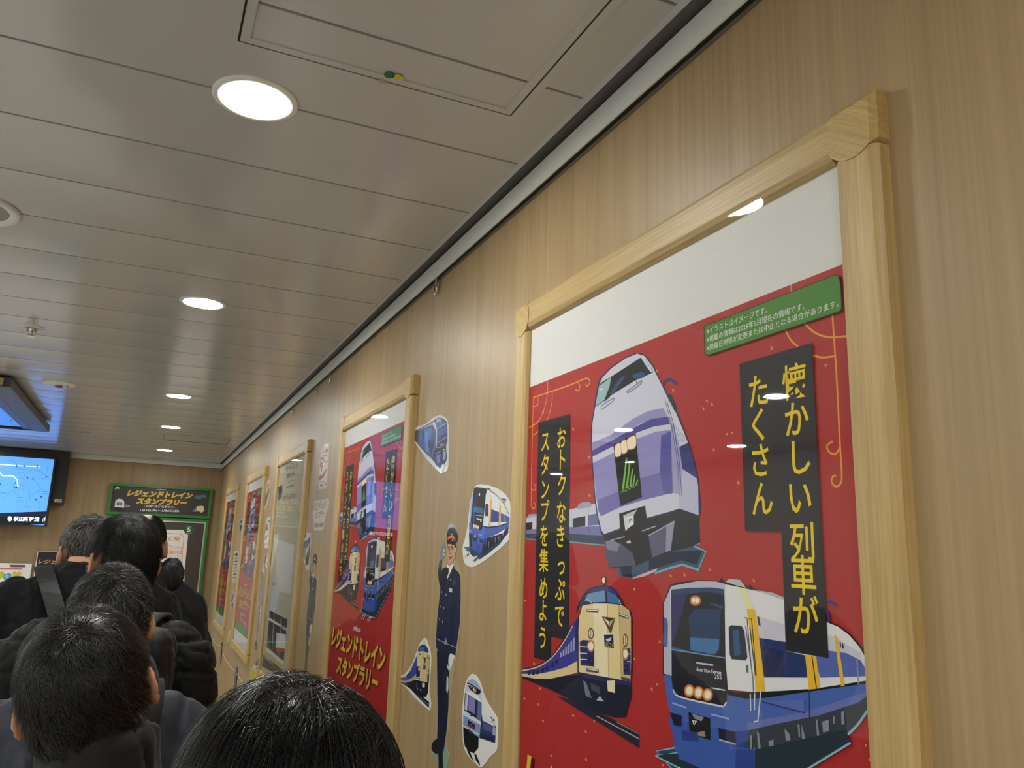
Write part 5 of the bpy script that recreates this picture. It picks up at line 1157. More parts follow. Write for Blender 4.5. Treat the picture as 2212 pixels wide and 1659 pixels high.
# ---------------------------------------------------------------- framed posters
def framed_poster(y0, y1, ztop, zbot, label, art, su, shift=None, bow=0.0):
    """outer edges y0 (right, near) .. y1 (left, far); front face 20 mm off the wall"""
    yc = (y0+y1)/2; wd = y1-y0; hgt = ztop-zbot; hw = wd/2; rw = .056
    t = thing('framed_poster', label, 'framed poster', W(.65, yc, ztop), 0, 'wood framed posters along the wall')
    sec = [(0, 0), (0, -.014), (.0035, -.0185), (.008, -.0200), (.044, -.0205), (.052, -.0175), (.056, -.012), (.056, 0)]   # (inset from outer edge, x)
    k = .062
    def rail(vert, sgn, a, c):
        b = MB(); vs = []
        for tt in (a, c):
            for q, x in sec:
                vs.append((x, sgn*(hw-q), tt) if vert else (x, tt, (-q if sgn > 0 else -hgt+q)))
        n = len(sec); b.add(vs, [(i, (i+1) % n, n+(i+1) % n, n+i) for i in range(n)] + [tuple(range(n)), tuple(range(n, 2*n))])
        b.build('frame_rail', M_ASHV if vert else M_ASHH, t)
    rail(True, 1, -hgt+k-.004, -k+.004); rail(True, -1, -hgt+k-.004, -k+.004); rail(False, 1, -hw+k-.004, hw-k+.004); rail(False, -1, -hw+k-.004, hw-k+.004)
    for sy in (1, -1):
        for top in (1, 0):                                   # corner block with two arched shoulders
            P = [(-.001, .001), (-.001, -rw-.001)]
            arc = [(rw*i/8, -k - .012 + .012*(2*i/8-1)**2*1.0) for i in range(9)]
            out = [(0, 0)] + [(p, q) for p, q in arc] + [(-(q), -p) for p, q in arc[::-1]][0:]
            poly = []
            for p, q in [(-.0015, .0015)] + [(p, q+.010) for p, q in arc] + [(-q-.010, -p) for p, q in arc[::-1]][1:]: poly.append((p, q))
            poly[1] = (-.0015, poly[1][1]); poly[-1] = (poly[-1][0], .0015)
            vs = []
            for x in (0, -.0155, -.0215):
                for p, q in poly:
                    pp, qq = p, q
                    if x == -.0215: pp = max(p, .005); qq = min(q, -.005)
                    vs.append((x, sy*(hw-pp), qq if top else -hgt-qq))
            n = len(poly); b = MB()
            b.add(vs, [(i, (i+1) % n, n+(i+1) % n, n+i) for i in range(n)] + [(n+i, n+(i+1) % n, 2*n+(i+1) % n, 2*n+i) for i in range(n)] + [tuple(range(2*n, 3*n)), tuple(range(n))])
            b.build('corner_block', M_ASHD, t)
    b = MB(); b.box((-.008, -hw+.03, -hgt+.03), (-.001, hw-.03, -.03)); b.build('backing_board', M_PLAST, t)
    b = MB(); lim = hw-.045
    b.add([(-.0094, -lim, -hgt+.045), (-.0094, -lim, -.045), (-.0094, lim, -.045), (-.0094, lim, -hgt+.045)], [(0, 1, 2, 3)], 0, lin('e9e9e6'))
    def put(u, v, h):
        if shift: u, v = (u-.0118*su)/1.0657, (v+.0483)/1.0225
        return (-.0095-h, -min(max(u, -lim), lim), min(max(v, -hgt+.045), -.045))
    artwork(b, art, put, .000006, su)
    b.build('print', M_INK, t, ink=True)
    b = MB(); zs = [-.046-(hgt-.092)*i/24 for i in range(25)]                # acrylic sheet, sprung slightly forward along its top edge
    bx = lambda z: -.0127-bow*max(0, (z+.36)/.31)**2
    for dx in (0, -.0018):
        b.add([(bx(z)+dx, s_*(hw-.046), z) for z in zs for s_ in (-1, 1)], [(2*i, 2*i+1, 2*i+3, 2*i+2) if dx == 0 else (2*i+1, 2*i, 2*i+2, 2*i+3) for i in range(24)])
    for s_ in (-1, 1): b.add([(bx(z)+dx, s_*(hw-.046), z) for z in zs for dx in (0, -.0018)], [(2*i, 2*i+1, 2*i+3, 2*i+2) for i in range(24)])
    b.build('glass_pane', M_PANE, t, True)
    return t
framed_poster(.526, 1.400, .479, -.686, 'nearest framed poster with three trains and vertical yellow lettering on red', POSTER_ART, 1.0, None, .0055)
framed_poster(2.087, 2.973, .475, -.690, 'second framed red train poster, with the display reflected in its glass', POSTER_ART, .886/.874, 1)
framed_poster(3.629, 4.547, .470, -.690, 'pale framed poster with dark Japanese text between the red train posters', LEAFLET_ART, .905/.874)
framed_poster(5.027, 5.952, .466, -.687, 'fourth framed poster, red with green bottom band, above a yellow tape', POSTER_ART, .925/.874, 1)
framed_poster(6.559, 7.471, .464, -.687, 'farthest framed poster, closest to the far wall corner', POSTER_ART, .912/.874, 1)
# ---------------------------------------------------------------- cut-out stickers on the wall
def cutout(key, name, label, cat, group='laminated cut-outs stuck on the wall', yz=None):
    o, art = STICKER_ART[key]; b = MB()
    artwork(b, art, lambda u, v, h: (-h, -u, v), .00003, 1.0, base=1, z0=.0007)
    y, z = yz or o
    return tag(b.build(name, M_LAM, None, False, W(.65, y, z), ink=True), label, cat, group)
cutout('express', 'train_cutout', 'dark blue express train cut-out at the upper right of the second frame', 'train cut-out')
cutout('commuter', 'train_cutout', 'blue, white and yellow train cut-out beside the saluting conductor', 'train cut-out')
cutout('vintage', 'train_cutout', 'cream and blue old train cut-out overlapping the second frame edge', 'train cut-out')
cutout('suburban', 'train_cutout', 'silver commuter train cut-out low beside the nearest frame', 'train cut-out')
off = cutout('officer', 'conductor_cutout', 'nearest saluting conductor cut-out in navy uniform and red-banded cap', 'figure cut-out', 'saluting conductor cut-outs')
for yz, lab in (((3.345, -.276), 'saluting conductor cut-out between the second and third frames'), ((4.815, -.308), 'saluting conductor cut-out between the third and fourth frames')):
    c = copy_tree(off); c.location = W(.65, *yz); c['label'] = lab
cutout('ticket', 'ticket_cutout', 'tall white ticket cut-out with orange train, above the gold title cut-out', 'ticket cut-out')
cutout('logo', 'title_cutout', 'white cut-out with gold title lettering below the orange ticket', 'title cut-out')
cutout('diesel', 'train_cutout', 'small blue and grey train cut-out touching the third frame', 'train cut-out')
cutout('bullet', 'train_cutout', 'bright blue bullet train cut-out right of the fourth frame', 'train cut-out')
cutout('pass', 'ticket_cutout', 'narrow white ticket cut-out left of the pale third frame', 'ticket cut-out')
cutout('tram', 'train_cutout', 'sliver of blue train cut-out left of the pale frame, below the ticket', 'train cut-out')
cutout('railcar', 'train_cutout', 'small blue cut-out between the two farthest frames', 'train cut-out')
cutout('list', 'list_card', 'white card printed with a list between the two farthest frames', 'card')
cutout('tender', 'train_cutout', 'dark grey train cut-out below the printed list card', 'train cut-out')
cutout('cab', 'train_cutout', 'grey cut-out at the lower left corner of the pale frame', 'train cut-out')
cutout('tape', 'tape_strip', 'yellow tape strip on the wall beside the fourth frame, lower left', 'tape', 'yellow tape strips')
cutout('tape_wide', 'tape_strip', 'wider yellow tape strip low on the wall near the pale frame', 'tape', 'yellow tape strips')
# string garland with two small pendants
t = thing('garland', 'thin string garland with small train pendants under the farthest frames', 'garland', W(.646, 0, 0))
pts = [(7.6, -.80), (7.19, -.806), (6.9, -.79), (6.66, -.765), (6.40, -.812), (6.15, -.818), (5.87, -.817), (5.60, -.805), (5.2, -.815)]
b = MB(); b.tube([(0, y, z) for y, z in pts], .0014, 6); b.build('string', M_STRING, t)
for y, z, q, cols in ((6.66, -.765, [(-.05, .01), (.0, .03), (.03, -.02), (.04, -.1), (.02, -.135), (-.02, -.06), (-.045, -.1)], ('1b2440', 'd5d8da')), (5.60, -.80, [(-.035, .01), (.02, .035), (.06, -.01), (.05, -.11), (-.03, -.12), (-.045, -.05)], ('3f6a9c', '24406a'))):
    b = MB(); n = len(q); b.add([(0, y-u, z+v) for u, v in q]+[(-.002, y-u, z+v) for u, v in q], [tuple(range(n)), tuple(range(2*n-1, n-1, -1))]+[(k, (k+1) % n, n+(k+1) % n, n+k) for k in range(n)], 0, lin(cols[0]))
    b.add([(-.0024, y-u*.5-.012, z+v*.6-.03) for u, v in q], [tuple(range(n))], 0, lin(cols[1])); b.build('pendant', M_LAM, t, ink=True)
# hooks in the picture rails
def hook(loc, label, size=1.0, rz=0.0, clip=False):
    t = thing('rail_hook', label, 'hook', loc, rz, 'metal hooks in the picture rail')
    b = MB(); s = size; P = [(0, 0, .012*s), (0, 0, -.02*s)] + [(0, .009*s - .009*s*math.cos(a), -.024*s - .010*s*math.sin(a)) for a in [math.pi*i/6 for i in range(7)]] + [(0, .018*s, -.014*s)]
    b.tube(P, .0022*s, 8); b.build('hook_wire', M_CHROME, t, True)
    b = MB(); b.box((-.003*s, -.004*s, -.006*s), (.003*s, .004*s, .010*s))
    if clip: b.box((-.004, -.006, -.024), (.003, .004, .004)); b.box((-.004, .012, -.03), (.003, .019, -.012))
    b.build('runner', M_CHROME, t)
for y, lab, s, cl in ((1.944, 'largest rail hook, high between the first two frames', 1.15, True), (3.306, 'rail hook above the second frame, nearer of two close together', 1.1, False), (3.604, 'rail hook above the second frame, farther of two close together', 1.1, False), (4.233, 'dark chunky rail hook above the pale third frame', 1.15, True),
                      (6.222, 'rail hook above the farthest frame, nearer of a close pair', 1.0, False), (6.44, 'rail hook above the farthest frame, farther of a close pair', 1.0, False), (7.523, 'last hook of the poster wall rail, near the corner', 1.0, False)):
    hook(W(.641, y, .712), lab, s, 0, cl)
for x in (.592, .604, .616, .628): hook(W(x, 8.331, .712), 'one of four hooks bunched in the far rail corner', .9, math.radians(90))
# ---------------------------------------------------------------- people
RS = np.random.RandomState(7)
def fused(mb, name, voxel, mats, parent, smooth_it=6, warp=None, xf=None):
    """melts overlapping solids into one continuous skin"""
    me = bpy.data.meshes.new(name); me.from_pydata(mb.v, [], mb.f); me.update()
    o = bpy.data.objects.new(name, me); COL.objects.link(o)
    r = o.modifiers.new('r', 'REMESH'); r.mode = 'VOXEL'; r.voxel_size = voxel; r.use_smooth_shade = True
    s = o.modifiers.new('s', 'SMOOTH'); s.iterations = smooth_it; s.factor = .5
    bpy.context.view_layer.update()
    out = bpy.data.meshes.new_from_object(o.evaluated_get(bpy.context.evaluated_depsgraph_get())); out.name = name
    bpy.data.objects.remove(o); bpy.data.meshes.remove(me)
    if warp:
        co = np.empty(len(out.vertices)*3); no = np.empty(len(out.vertices)*3)
        out.vertices.foreach_get('co', co); out.vertices.foreach_get('normal', no)
        co = co.reshape(-1, 3); no = no.reshape(-1, 3)
        d = np.array([warp(Vector(p)) for p in co]); co = co + no*d[:, None]; out.vertices.foreach_set('co', co.ravel()); out.update()
    out.materials.clear()
    for q in (mats if isinstance(mats, (list, tuple)) else [mats]): out.materials.append(q)
    out.polygons.foreach_set('use_smooth', [True]*len(out.polygons))
    return link(name, out, parent)
def folds(seed, amp, sc=(9, 9, 5)):
    def f(p):                                            # drawn creases: thin valleys between soft swells, plus fine crumple
        q = Vector((p.x*sc[0]+seed+p.z*2.2, p.y*sc[1], p.z*sc[2]+p.x*3))
        a = noise.noise(q); b = noise.noise(q*2.4+Vector((4, 1, 9))); c = noise.noise(q*6.5)
        return amp*(.55*a - 1.25*math.exp(-(b/.13)**2) + .28*c + .25)
    return f
def quilt(seed, amp):
    g = folds(seed, amp*.55, (14, 14, 12))
    def f(p):
        d = (p.z + .006*noise.noise(Vector((p.x*20, p.y*20, 3)))) % .082 - .041
        return g(p) + amp*(.5 - 1.5*math.exp(-(d/.007)**2))
    return f
def cloth(name, col, rough=.75, sheen=.06, bump=(700, .0002), spec=.3):
    mt = mat(name, col, rough, bump=bump, spec=spec, mott=.14); mt.node_tree.nodes['Principled BSDF'].inputs['Sheen Weight'].default_value = sheen
    return mt
M_SKIN = mat('skin', lin('c4906f'), .48, bump=(160, .0002), mott=.06); M_SKIN.node_tree.nodes['Principled BSDF'].inputs['Subsurface Weight'].default_value = .12
M_SKIN.node_tree.nodes['Principled BSDF'].inputs['Subsurface Radius'].default_value = (.012, .005, .003)
M_EYE = mat('eye_white', (.8, .78, .75), .2, mott=.03); M_SHOE = mat('shoe_leather', (.02, .018, .016), .4, mott=.2)
M_TROUSER = cloth('trouser_cloth', (.018, .019, .024))
def hair_mat(name, rough):
    mt = bpy.data.materials.new(name); mt.use_nodes = True; nt = mt.node_tree; b = nt.nodes['Principled BSDF']
    a = nt.nodes.new('ShaderNodeVertexColor'); a.layer_name = 'ink'; nt.links.new(a.outputs['Color'], b.inputs['Base Color'])
    b.inputs['Roughness'].default_value = rough; b.inputs['Specular IOR Level'].default_value = .5
    return mt
M_HAIR = hair_mat('hair_strands', .30); M_HAIRG = hair_mat('hair_strands_glossy', .26); M_HAIRG.node_tree.nodes['Principled BSDF'].inputs['Specular IOR Level'].default_value = .85
M_HAIRM = hair_mat('hair_strands_matt', .42)
EC = np.array([0, -.004, .03])
def scalp_scale(P):
    q = (P-EC)/np.array([.0785, .100, .097]); q[..., 2] = np.where(q[..., 2] < 0, q[..., 2]*.097/.165, q[..., 2])
    return np.linalg.norm(q, axis=-1)
def hair(parent, xf, n, length, lift, width, cols, whorl=(.0, -.055, .118), swirl=.5, grav=.4, jit=.35, mask=None, nape=-.075, m=None, side=.0, waves=0.0, front=.055, thick=0.0, clump=0.0, thickfrac=.12):
    P = RS.normal(size=(n*3, 3)); P /= np.linalg.norm(P, axis=1)[:, None]; P = P*np.array([.0785, .100, .13])+EC
    P = EC + (P-EC)/scalp_scale(P)[:, None]
    x, y, z = P.T
    ok = (z > nape) & ~((y > front-.4*np.maximum(0, .06-np.abs(x))) & (z < .075)) & ~((np.abs(x) > .055) & (y > -.032) & (z < .026)) & ~((z < -.02+side) & (np.abs(x) > .06))
    if mask is not None: ok &= mask(P)
    wh = np.array(whorl); P = P[ok][:n]; ex = wh + RS.normal(size=(n//10, 3))*np.array([.016, .016, .006]); ex = EC + (ex-EC)/scalp_scale(ex)[:, None]
    if mask is None: P = np.vstack([P, ex])
    n = len(P); K = 6; R = [P]; base = RS.uniform(.2, 1.0, n)
    L = length*RS.uniform(.65, 1.15, n)*np.where((np.abs(P[:, 0]) > .045) & (P[:, 2] < .06), .55, 1.0); nz = RS.normal(size=(n, 3))*jit
    near = np.exp(-(np.linalg.norm(P-wh, axis=1)/.022)**2)[:, None]; wild = RS.normal(size=(n, 3))*near*1.5
    if clump:                                            # neighbouring strands lean together in locks
        cells = np.floor((P+.5)/clump).astype(int); key = (cells[:, 0]*73856093 ^ cells[:, 1]*19349663 ^ cells[:, 2]*83492791) % 4096
        table = RS.normal(size=(4096, 3)); nz = nz*.45 + table[key]*jit; base = base*.5 + .5*RS.uniform(.1, 1.2, 4096)[key]
    nz = nz + wild; cur = P.copy()
    for k in range(1, K):
        nrm = (cur-EC)/np.array([.0785, .100, .12])**2; nrm /= np.linalg.norm(nrm, axis=1)[:, None]
        d = cur-wh; r_ = np.maximum(np.linalg.norm(d, axis=1), 1e-4)[:, None]; d = d/r_ + np.array([.9, .5, 0])*np.exp(-(r_/.030)**2)*1.6
        f = d + swirl*np.cross(nrm, d) + np.array([0, 0, -grav]) + nz
        if waves: f = f + waves*np.sin(cur[:, [2, 0, 1]]*90+base[:, None]*2)
        f -= nrm*np.sum(f*nrm, axis=1)[:, None]; f /= np.maximum(np.linalg.norm(f, axis=1), 1e-4)[:, None]
        cur = cur + f*(L/(K-1))[:, None]
        cur = EC + (cur-EC)/scalp_scale(cur)[:, None]
        off = .004 + thick*base + lift*base*(k/(K-1))
        cn = (cur-EC)/np.array([.0785, .100, .12])**2; cn /= np.linalg.norm(cn, axis=1)[:, None]
        R.append(cur + cn*off[:, None])
    R = np.stack(R, 1)                                   # n, K, 3
    cen = np.zeros((n, K, 3)); t = np.gradient(R, axis=1); t /= np.maximum(np.linalg.norm(t, axis=2), 1e-6)[..., None]
    up = (R-EC); up /= np.linalg.norm(up, axis=2)[..., None]; a = np.cross(t, up); a /= np.maximum(np.linalg.norm(a, axis=2), 1e-6)[..., None]; bb = np.cross(a, t)
    wd = width*np.where(RS.uniform(size=n) < thickfrac, 2.6, 1.0)[:, None, None]*np.linspace(1, .25, K)[None, :, None]
    V = np.stack([R + wd*(a*math.cos(q)+bb*math.sin(q)) for q in (math.pi/2, math.pi*7/6, math.pi*11/6)], 2).reshape(-1, 3)
    i = np.arange(n)[:, None, None]*K*3 + np.arange(K-1)[None, :, None]*3 + np.arange(3)[None, None, :]
    j = i - np.arange(3) + (np.arange(3)+1) % 3
    F = np.stack([i, j, j+3, i+3], -1).reshape(-1, 4)
    pick = RS.choice(len(cols), n, p=[c[1] for c in cols]); tone = np.array([c[0] for c in cols])[pick]*RS.uniform(.6, 1.4, (n, 1))
    # scalp shell under the strands
    g = []; gf = []; NU, NV = 36, 26
    for v in range(NV):
        for u in range(NU):
            th = 2*math.pi*u/NU; ph = math.pi*v/(NV-1); g.append((math.sin(ph)*math.cos(th), math.sin(ph)*math.sin(th), math.cos(ph)))
    G = np.array(g)*np.array([.0785, .100, .13])+EC; G = EC+(G-EC)/scalp_scale(G)[:, None]*(1.035+thick*4)
    gx, gy, gz = G.T; gk = (gz > nape+.006) & ~((gy > front-.012) & (gz < .08)) & ~((np.abs(gx) > .05) & (gy > -.036) & (gz < .03))
    if mask is not None: gk &= mask(G)
    for v in range(NV-1):
        for u in range(NU):
            q = [v*NU+u, (v+1)*NU+u, (v+1)*NU+(u+1) % NU, v*NU+(u+1) % NU]
            if all(gk[w_] for w_ in q): gf.append(q)
    nv = len(V); V = np.vstack([V, G]); M4 = np.array(xf); V = V @ M4[:3, :3].T + M4[:3, 3]
    me = bpy.data.meshes.new('hair'); F = np.vstack([F, np.array(gf)+nv]) if gf else F
    me.vertices.add(len(V)); me.vertices.foreach_set('co', V.ravel()); me.loops.add(F.size); me.loops.foreach_set('vertex_index', F.ravel().astype(np.int32))
    me.polygons.add(len(F)); me.polygons.foreach_set('loop_start', np.arange(0, F.size, 4, dtype=np.int32)); me.update(calc_edges=True)
    me.polygons.foreach_set('use_smooth', np.ones(len(F), bool))
    at = me.color_attributes.new('ink', 'FLOAT_COLOR', 'POINT'); c = np.ones((len(V), 4)); c[:nv, :3] = np.repeat(tone, K*3, axis=0); c[nv:, :3] = np.array(cols[0][0])*.5
    at.data.foreach_set('color', c.ravel()); me.validate(); me.materials.append(m or M_HAIR)
    return link('hair', me, parent)
def person(label, x, y, top, yaw, jacket, jm, head=(0, 0, 0), jwarp=None, hood=None, collar=.5, wide=1.0, lean=0.0, arms=None, trousers=M_TROUSER, voxel=.008, jlen=.78, vox_j=.009, duck=0.0):
    s = (top-.010+duck)/1.71
    t = thing('person', label, 'person', (0, 0, 0))
    T = Matrix.Translation((x+EYE.x, y, 0)) @ Matrix.Rotation(yaw, 4, 'Z') @ Matrix.Scale(s, 4)
    H = T @ Matrix.Translation((0, .015+duck*.9, 1.50-duck)) @ Matrix.Rotation(head[2], 4, 'Z') @ Matrix.Rotation(head[0], 4, 'X') @ Matrix.Rotation(head[1], 4, 'Y') @ Matrix.Translation((0, 0, .085))
    hb = MB()                                            # head, neck, trunk, limbs and hands melt into one body
    hb.loft([(0, .066, -.112, .016, .014), (0, .06, -.104, .03, .028), (0, .05, -.09, .043, .044), (0, .032, -.06, .056, .066), (0, .016, -.03, .066, .082), (0, .004, 0, .073, .092), (0, -.001, .03, .0765, .098), (0, -.003, .06, .0745, .095), (0, -.004, .09, .0615, .079), (0, -.005, .11, .044, .056), (0, -.006, .122, .021, .026)], 28)
    hb.caps((0, -.026, -.19), (0, -.02, -.02), .054, .056); hb.ball((0, .094, -.032), (.016, .024, .014)); hb.caps((0, .094, .012), (0, .112, -.028), .009, .012)
    hb.ball((0, .078, .028), (.05, .022, .012)); hb.ball((0, .088, -.062), (.024, .012, .008)); hb.ball((0, .085, -.074), (.02, .012, .007)); hb.ball((.045, .062, -.02), (.02, .022, .018)); hb.ball((-.045, .062, -.02), (.02, .022, .018))
    for sx in (1, -1):
        A = Matrix.Rotation(sx*math.radians(28), 3, 'Z') @ Matrix.Rotation(math.radians(-12), 3, 'X')
        hb.ball((sx*.080, -.006, -.006), (.007, .017, .030), 14, 0, A)
        pr = []
        for a in np.linspace(-2.3, 2.2, 12): pr.append(Vector((sx*.085, -.010, -.004)) + A @ Vector((sx*.004, -.019*math.cos(a), .031*math.sin(a)*-1)))
        hb.tube(pr, .0052, 8); hb.ball((sx*.079, .004, -.034), (.007, .010, .011))
    hb.v = [tuple(H @ Vector(v)) for v in hb.v]
    bb = MB(); bb.loft([(0, 0, .80, .10, .09), (0, 0, .86, .155, .115), (0, 0, .95, .155, .115), (0, .005, 1.06, .138, .10), (0, .01, 1.2, .155, .11), (0, 0, 1.33, .165, .11), (0, -.01, 1.41, .13, .085), (0, -.012, 1.46, .07, .06), (0, -.012, 1.50, .05, .05)], 22)
    for sx in (1, -1):
        bb.caps((sx*.085, 0, .88), (sx*.09, .01, .49), .085, .058); bb.caps((sx*.09, .01, .49), (sx*.095, -.01, .09), .056, .04); bb.caps((sx*.095, -.03, .05), (sx*.10, .14, .035), .04, .032)
        sh = Vector((sx*.165, -.01, 1.37)); el, wr = arms[0 if sx < 0 else 1] if arms else (Vector((sx*.225, -.03, 1.10)), Vector((sx*.225, .06, .87)))
        el, wr = Vector(el), Vector(wr); bb.caps(sh, el, .05, .04); bb.caps(el, wr, .04, .028)
        d = (wr-el).normalized(); side = d.cross(Vector((sx, 0, 0))).normalized(); pal = wr + d*.055
        bb.caps(wr, pal, .026, .03); bb.caps(wr+d*.03+side*.02, pal+side*.03, .018, .018); bb.caps(wr+d*.03-side*.02, pal-side*.028, .018, .018)
        for i, (o, l) in enumerate(((.033, .07), (.011, .08), (-.011, .075), (-.033, .06))):
            p0 = pal + side*o + d*.012; p1 = p0 + d*l*.5 - Vector((sx*.008, 0, 0)); p2 = p1 + d*l*.42 - Vector((sx*.024, 0, 0)); bb.caps(p0, p1, .0098, .009); bb.caps(p1, p2, .009, .0075)
        q0 = wr + d*.03 + side*.025; q1 = q0 + d*.03 + side*.035 - Vector((sx*.01, 0, 0)); bb.caps(q0, q1, .012, .010); bb.caps(q1, q1 + d*.03 + side*.004, .010, .008)
    bb.v = [tuple(T @ Vector(v)) for v in bb.v]
    n = len(hb.v); hb.v += bb.v; hb.f += [[i+n for i in f] for f in bb.f]
    fused(hb, 'body', voxel*.7, M_SKIN, t, 3)
    for sx in (1, -1):
        e = MB(); e.ball((sx*.032, .083, .004), .0125, 12); e.v = [tuple(H @ Vector(v)) for v in e.v]; e.build('eye', M_EYE, t, True)
    j = MB(); wv = wide
    j.loft([(0, 0, jlen, .165*wv, .135), (0, 0, jlen+.06, .185*wv, .145), (0, 0, 1.02, .178*wv, .138), (0, .0, 1.18, .192*wv, .145), (0, -.008, 1.30, .198*wv, .142), (0, -.012, 1.385, .175*wv, .118), (0, -.014, 1.43, .125*wv, .095), (0, -.014, 1.46, .095, .083), (0, -.012, 1.46+.06*collar, .078, .078), (0, -.012, 1.47+.08*collar, .070, .070)], 24)
    for sx in (1, -1):
        el, wr = arms[0 if sx < 0 else 1] if arms else (Vector((sx*.232*wv, -.03, 1.10)), Vector((sx*.228*wv, .06, .88)))
        j.caps((sx*.150*wv, -.012, 1.375), (sx*.185*wv, -.015, 1.33), .064, .073); j.caps((sx*.185*wv, -.015, 1.335), el, .073, .060); j.caps(el, wr, .060, .047)
    if collar > .8: j.loft([(0, -.015, 1.47, .09, .09), (0, -.012, 1.53, .085, .088), (0, -.010, 1.545, .075, .08)], 20)
    j.v = [tuple(T @ Vector(v)) for v in j.v]; fused(j, jacket, vox_j, jm, t, 5, jwarp)
    if hood:
        h = MB(); w_ = hood if isinstance(hood, (int, float)) else 1.0
        for k in range(11):
            a = math.pi*(-.12+1.24*k/10); h.ball((.118*w_*math.cos(a), -.02-.10*w_*math.sin(a), 1.462-.03*math.sin(a)), (.042, .042, .052))
        h.ball((0, -.115*w_, 1.41), (.11*w_, .055, .085)); h.ball((0, -.125*w_, 1.34), (.07*w_, .04, .06))
        h.v = [tuple(T @ Vector(v)) for v in h.v]; fused(h, 'hood', .008, jm, t, 5, folds(3.1, .004, (14, 14, 10)))
    p = MB(); p.loft([(0, 0, .78, .12, .10), (0, 0, .86, .168, .125), (0, 0, .96, .165, .122), (0, 0, 1.0, .15, .11)], 20)
    for sx in (1, -1): p.caps((sx*.085, 0, .88), (sx*.09, .01, .49), .098, .075); p.caps((sx*.09, .01, .49), (sx*.095, -.01, .11), .073, .058)
    p.v = [tuple(T @ Vector(v)) for v in p.v]; fused(p, 'trousers', .014, trousers, t, 4)
    for sx in (1, -1):
        q = MB(); q.caps((sx*.095, -.045, .055), (sx*.102, .06, .05), .052, .046); q.caps((sx*.10, .05, .045), (sx*.106, .16, .038), .044, .034); q.box((sx*.10-.045, -.085, .0), (sx*.10+.045, .18, .022)); q.v = [tuple(T @ Vector(v)) for v in q.v]; fused(q, 'shoe', .010, M_SHOE, t, 2)
    return t, T, H
def smooth_path(P):
    Q = []
    for i in range(len(P)-1):
        a, b_, c, e = P[max(i-1, 0)], P[i], P[i+1], P[min(i+2, len(P)-1)]
        for u in (0, .25, .5, .75): Q.append(.5*((2*b_)+(c-a)*u+(2*a-5*b_+4*c-e)*u*u+(3*b_-a-3*c+e)*u**3))
    return Q+[P[-1]]
def rucksack(label, T, m, w_=.30, h=.46, d=.16, zc=1.17, y0=-.14, dx=0.0, pocket=True):
    t = thing('backpack', label, 'backpack', (0, 0, 0))
    def rb(a, c, rr, nm, mt, seed, amp):
        b = MB(); x0, y0_, z0 = a; x1, y1, z1 = c
        for xx in (x0+rr, x1-rr):
            for yy in (y0_+rr, y1-rr):
                b.caps((xx, yy, z0+rr), (xx, yy, z1-rr), rr, rr, 12)
        b.box((x0+rr, y0_, z0+rr), (x1-rr, y1, z1-rr)); b.box((x0, y0_+rr, z0+rr), (x1, y1-rr, z1-rr)); b.box((x0+rr, y0_+rr, z0), (x1-rr, y1-rr, z1))
        b.v = [tuple(T @ Vector(v)) for v in b.v]; return fused(b, nm, .007, mt, t, 4, folds(seed, amp, (8, 8, 6)))
    rb((dx-w_/2, y0-d, zc-h/2), (dx+w_/2, y0, zc+h/2), .05, 'main_compartment', m, 5.3, .004)
    if pocket:
        rb((dx-w_*.36, y0-d-.045, zc-h*.42), (dx+w_*.36, y0-d+.03, zc+h*.16), .03, 'front_pocket', m, 8.1, .003)
        z = MB(); z.tube([T @ Vector((dx+w_*.34*math.cos(a)*-1, y0-d-.035-.01*math.sin(a), zc+h*.08+.05*math.sin(a))) for a in [math.pi*i/10 for i in range(11)]], .004, 8); z.build('zip', M_BLACK, t, True)
    hn = MB()
    for q in (0, .022): hn.tube([T @ Vector((dx-.055+.11*i/10, y0-.035-q, zc+h/2-.02+.055*math.sin(math.pi*i/10))) for i in range(11)], .009, 10)
    hn.build('grab_handle', m, t, True)
    for sx in (1, -1):
        st = MB(); P = [(sx*.075+dx*.5, y0-.005, zc+h/2-.05), (sx*.092, -.125, 1.395), (sx*.104, -.075, 1.437), (sx*.112, -.01, 1.452), (sx*.118, .05, 1.440), (sx*.126, .118, 1.37), (sx*.14, .16, 1.25), (sx*.17, .12, 1.08), (sx*.16, -.05, 1.0), (sx*.12, y0, .99)]
        Q = smooth_path([Vector(p) for p in P]); vs = []
        for i, p in enumerate(Q):
            tt = (Q[min(i+1, len(Q)-1)]-Q[max(i-1, 0)]).normalized(); wv = Vector((1, 0, 0)); nn = tt.cross(wv).normalized(); wv = nn.cross(tt).normalized()
            for a, c in ((-.027, -.006), (.027, -.006), (.030, .0), (.024, .007), (-.024, .007), (-.030, .0)): vs.append(T @ (p + wv*a + nn*c*(1)))
        st.add(vs, [(6*i+k, 6*i+(k+1) % 6, 6*i+6+(k+1) % 6, 6*i+6+k) for i in range(len(Q)-1) for k in range(6)] + [(5, 4, 3, 2, 1, 0), tuple(len(vs)-6+k for k in range(6))]); st.build('shoulder_strap', m, t, True)
    return t
BLK = ((.010, .0095, .0105), .75), ((.020, .018, .018), .25)
BLK2 = ((.010, .0095, .0105), .6), ((.024, .021, .020), .3), ((.04, .036, .036), .1)
GRY = ((.014, .013, .013), .68), ((.05, .048, .045), .2), ((.34, .33, .31), .12)
GRY2 = ((.022, .021, .02), .45), ((.10, .095, .09), .25), ((.36, .35, .33), .30)
C_NAVY = cloth('navy_nylon', (.020, .024, .042), .6, .08, (300, .0003), .45); C_BLACK = cloth('black_wool', (.005, .005, .006), .85, .05, (700, .0002), .2)
C_GREYB = cloth('charcoal_shell', (.014, .014, .0155), .72, .06, (400, .0003), .25); C_PUFF = cloth('black_quilted_nylon', (.0065, .0065, .007), .68, .04, (260, .0003), .25)
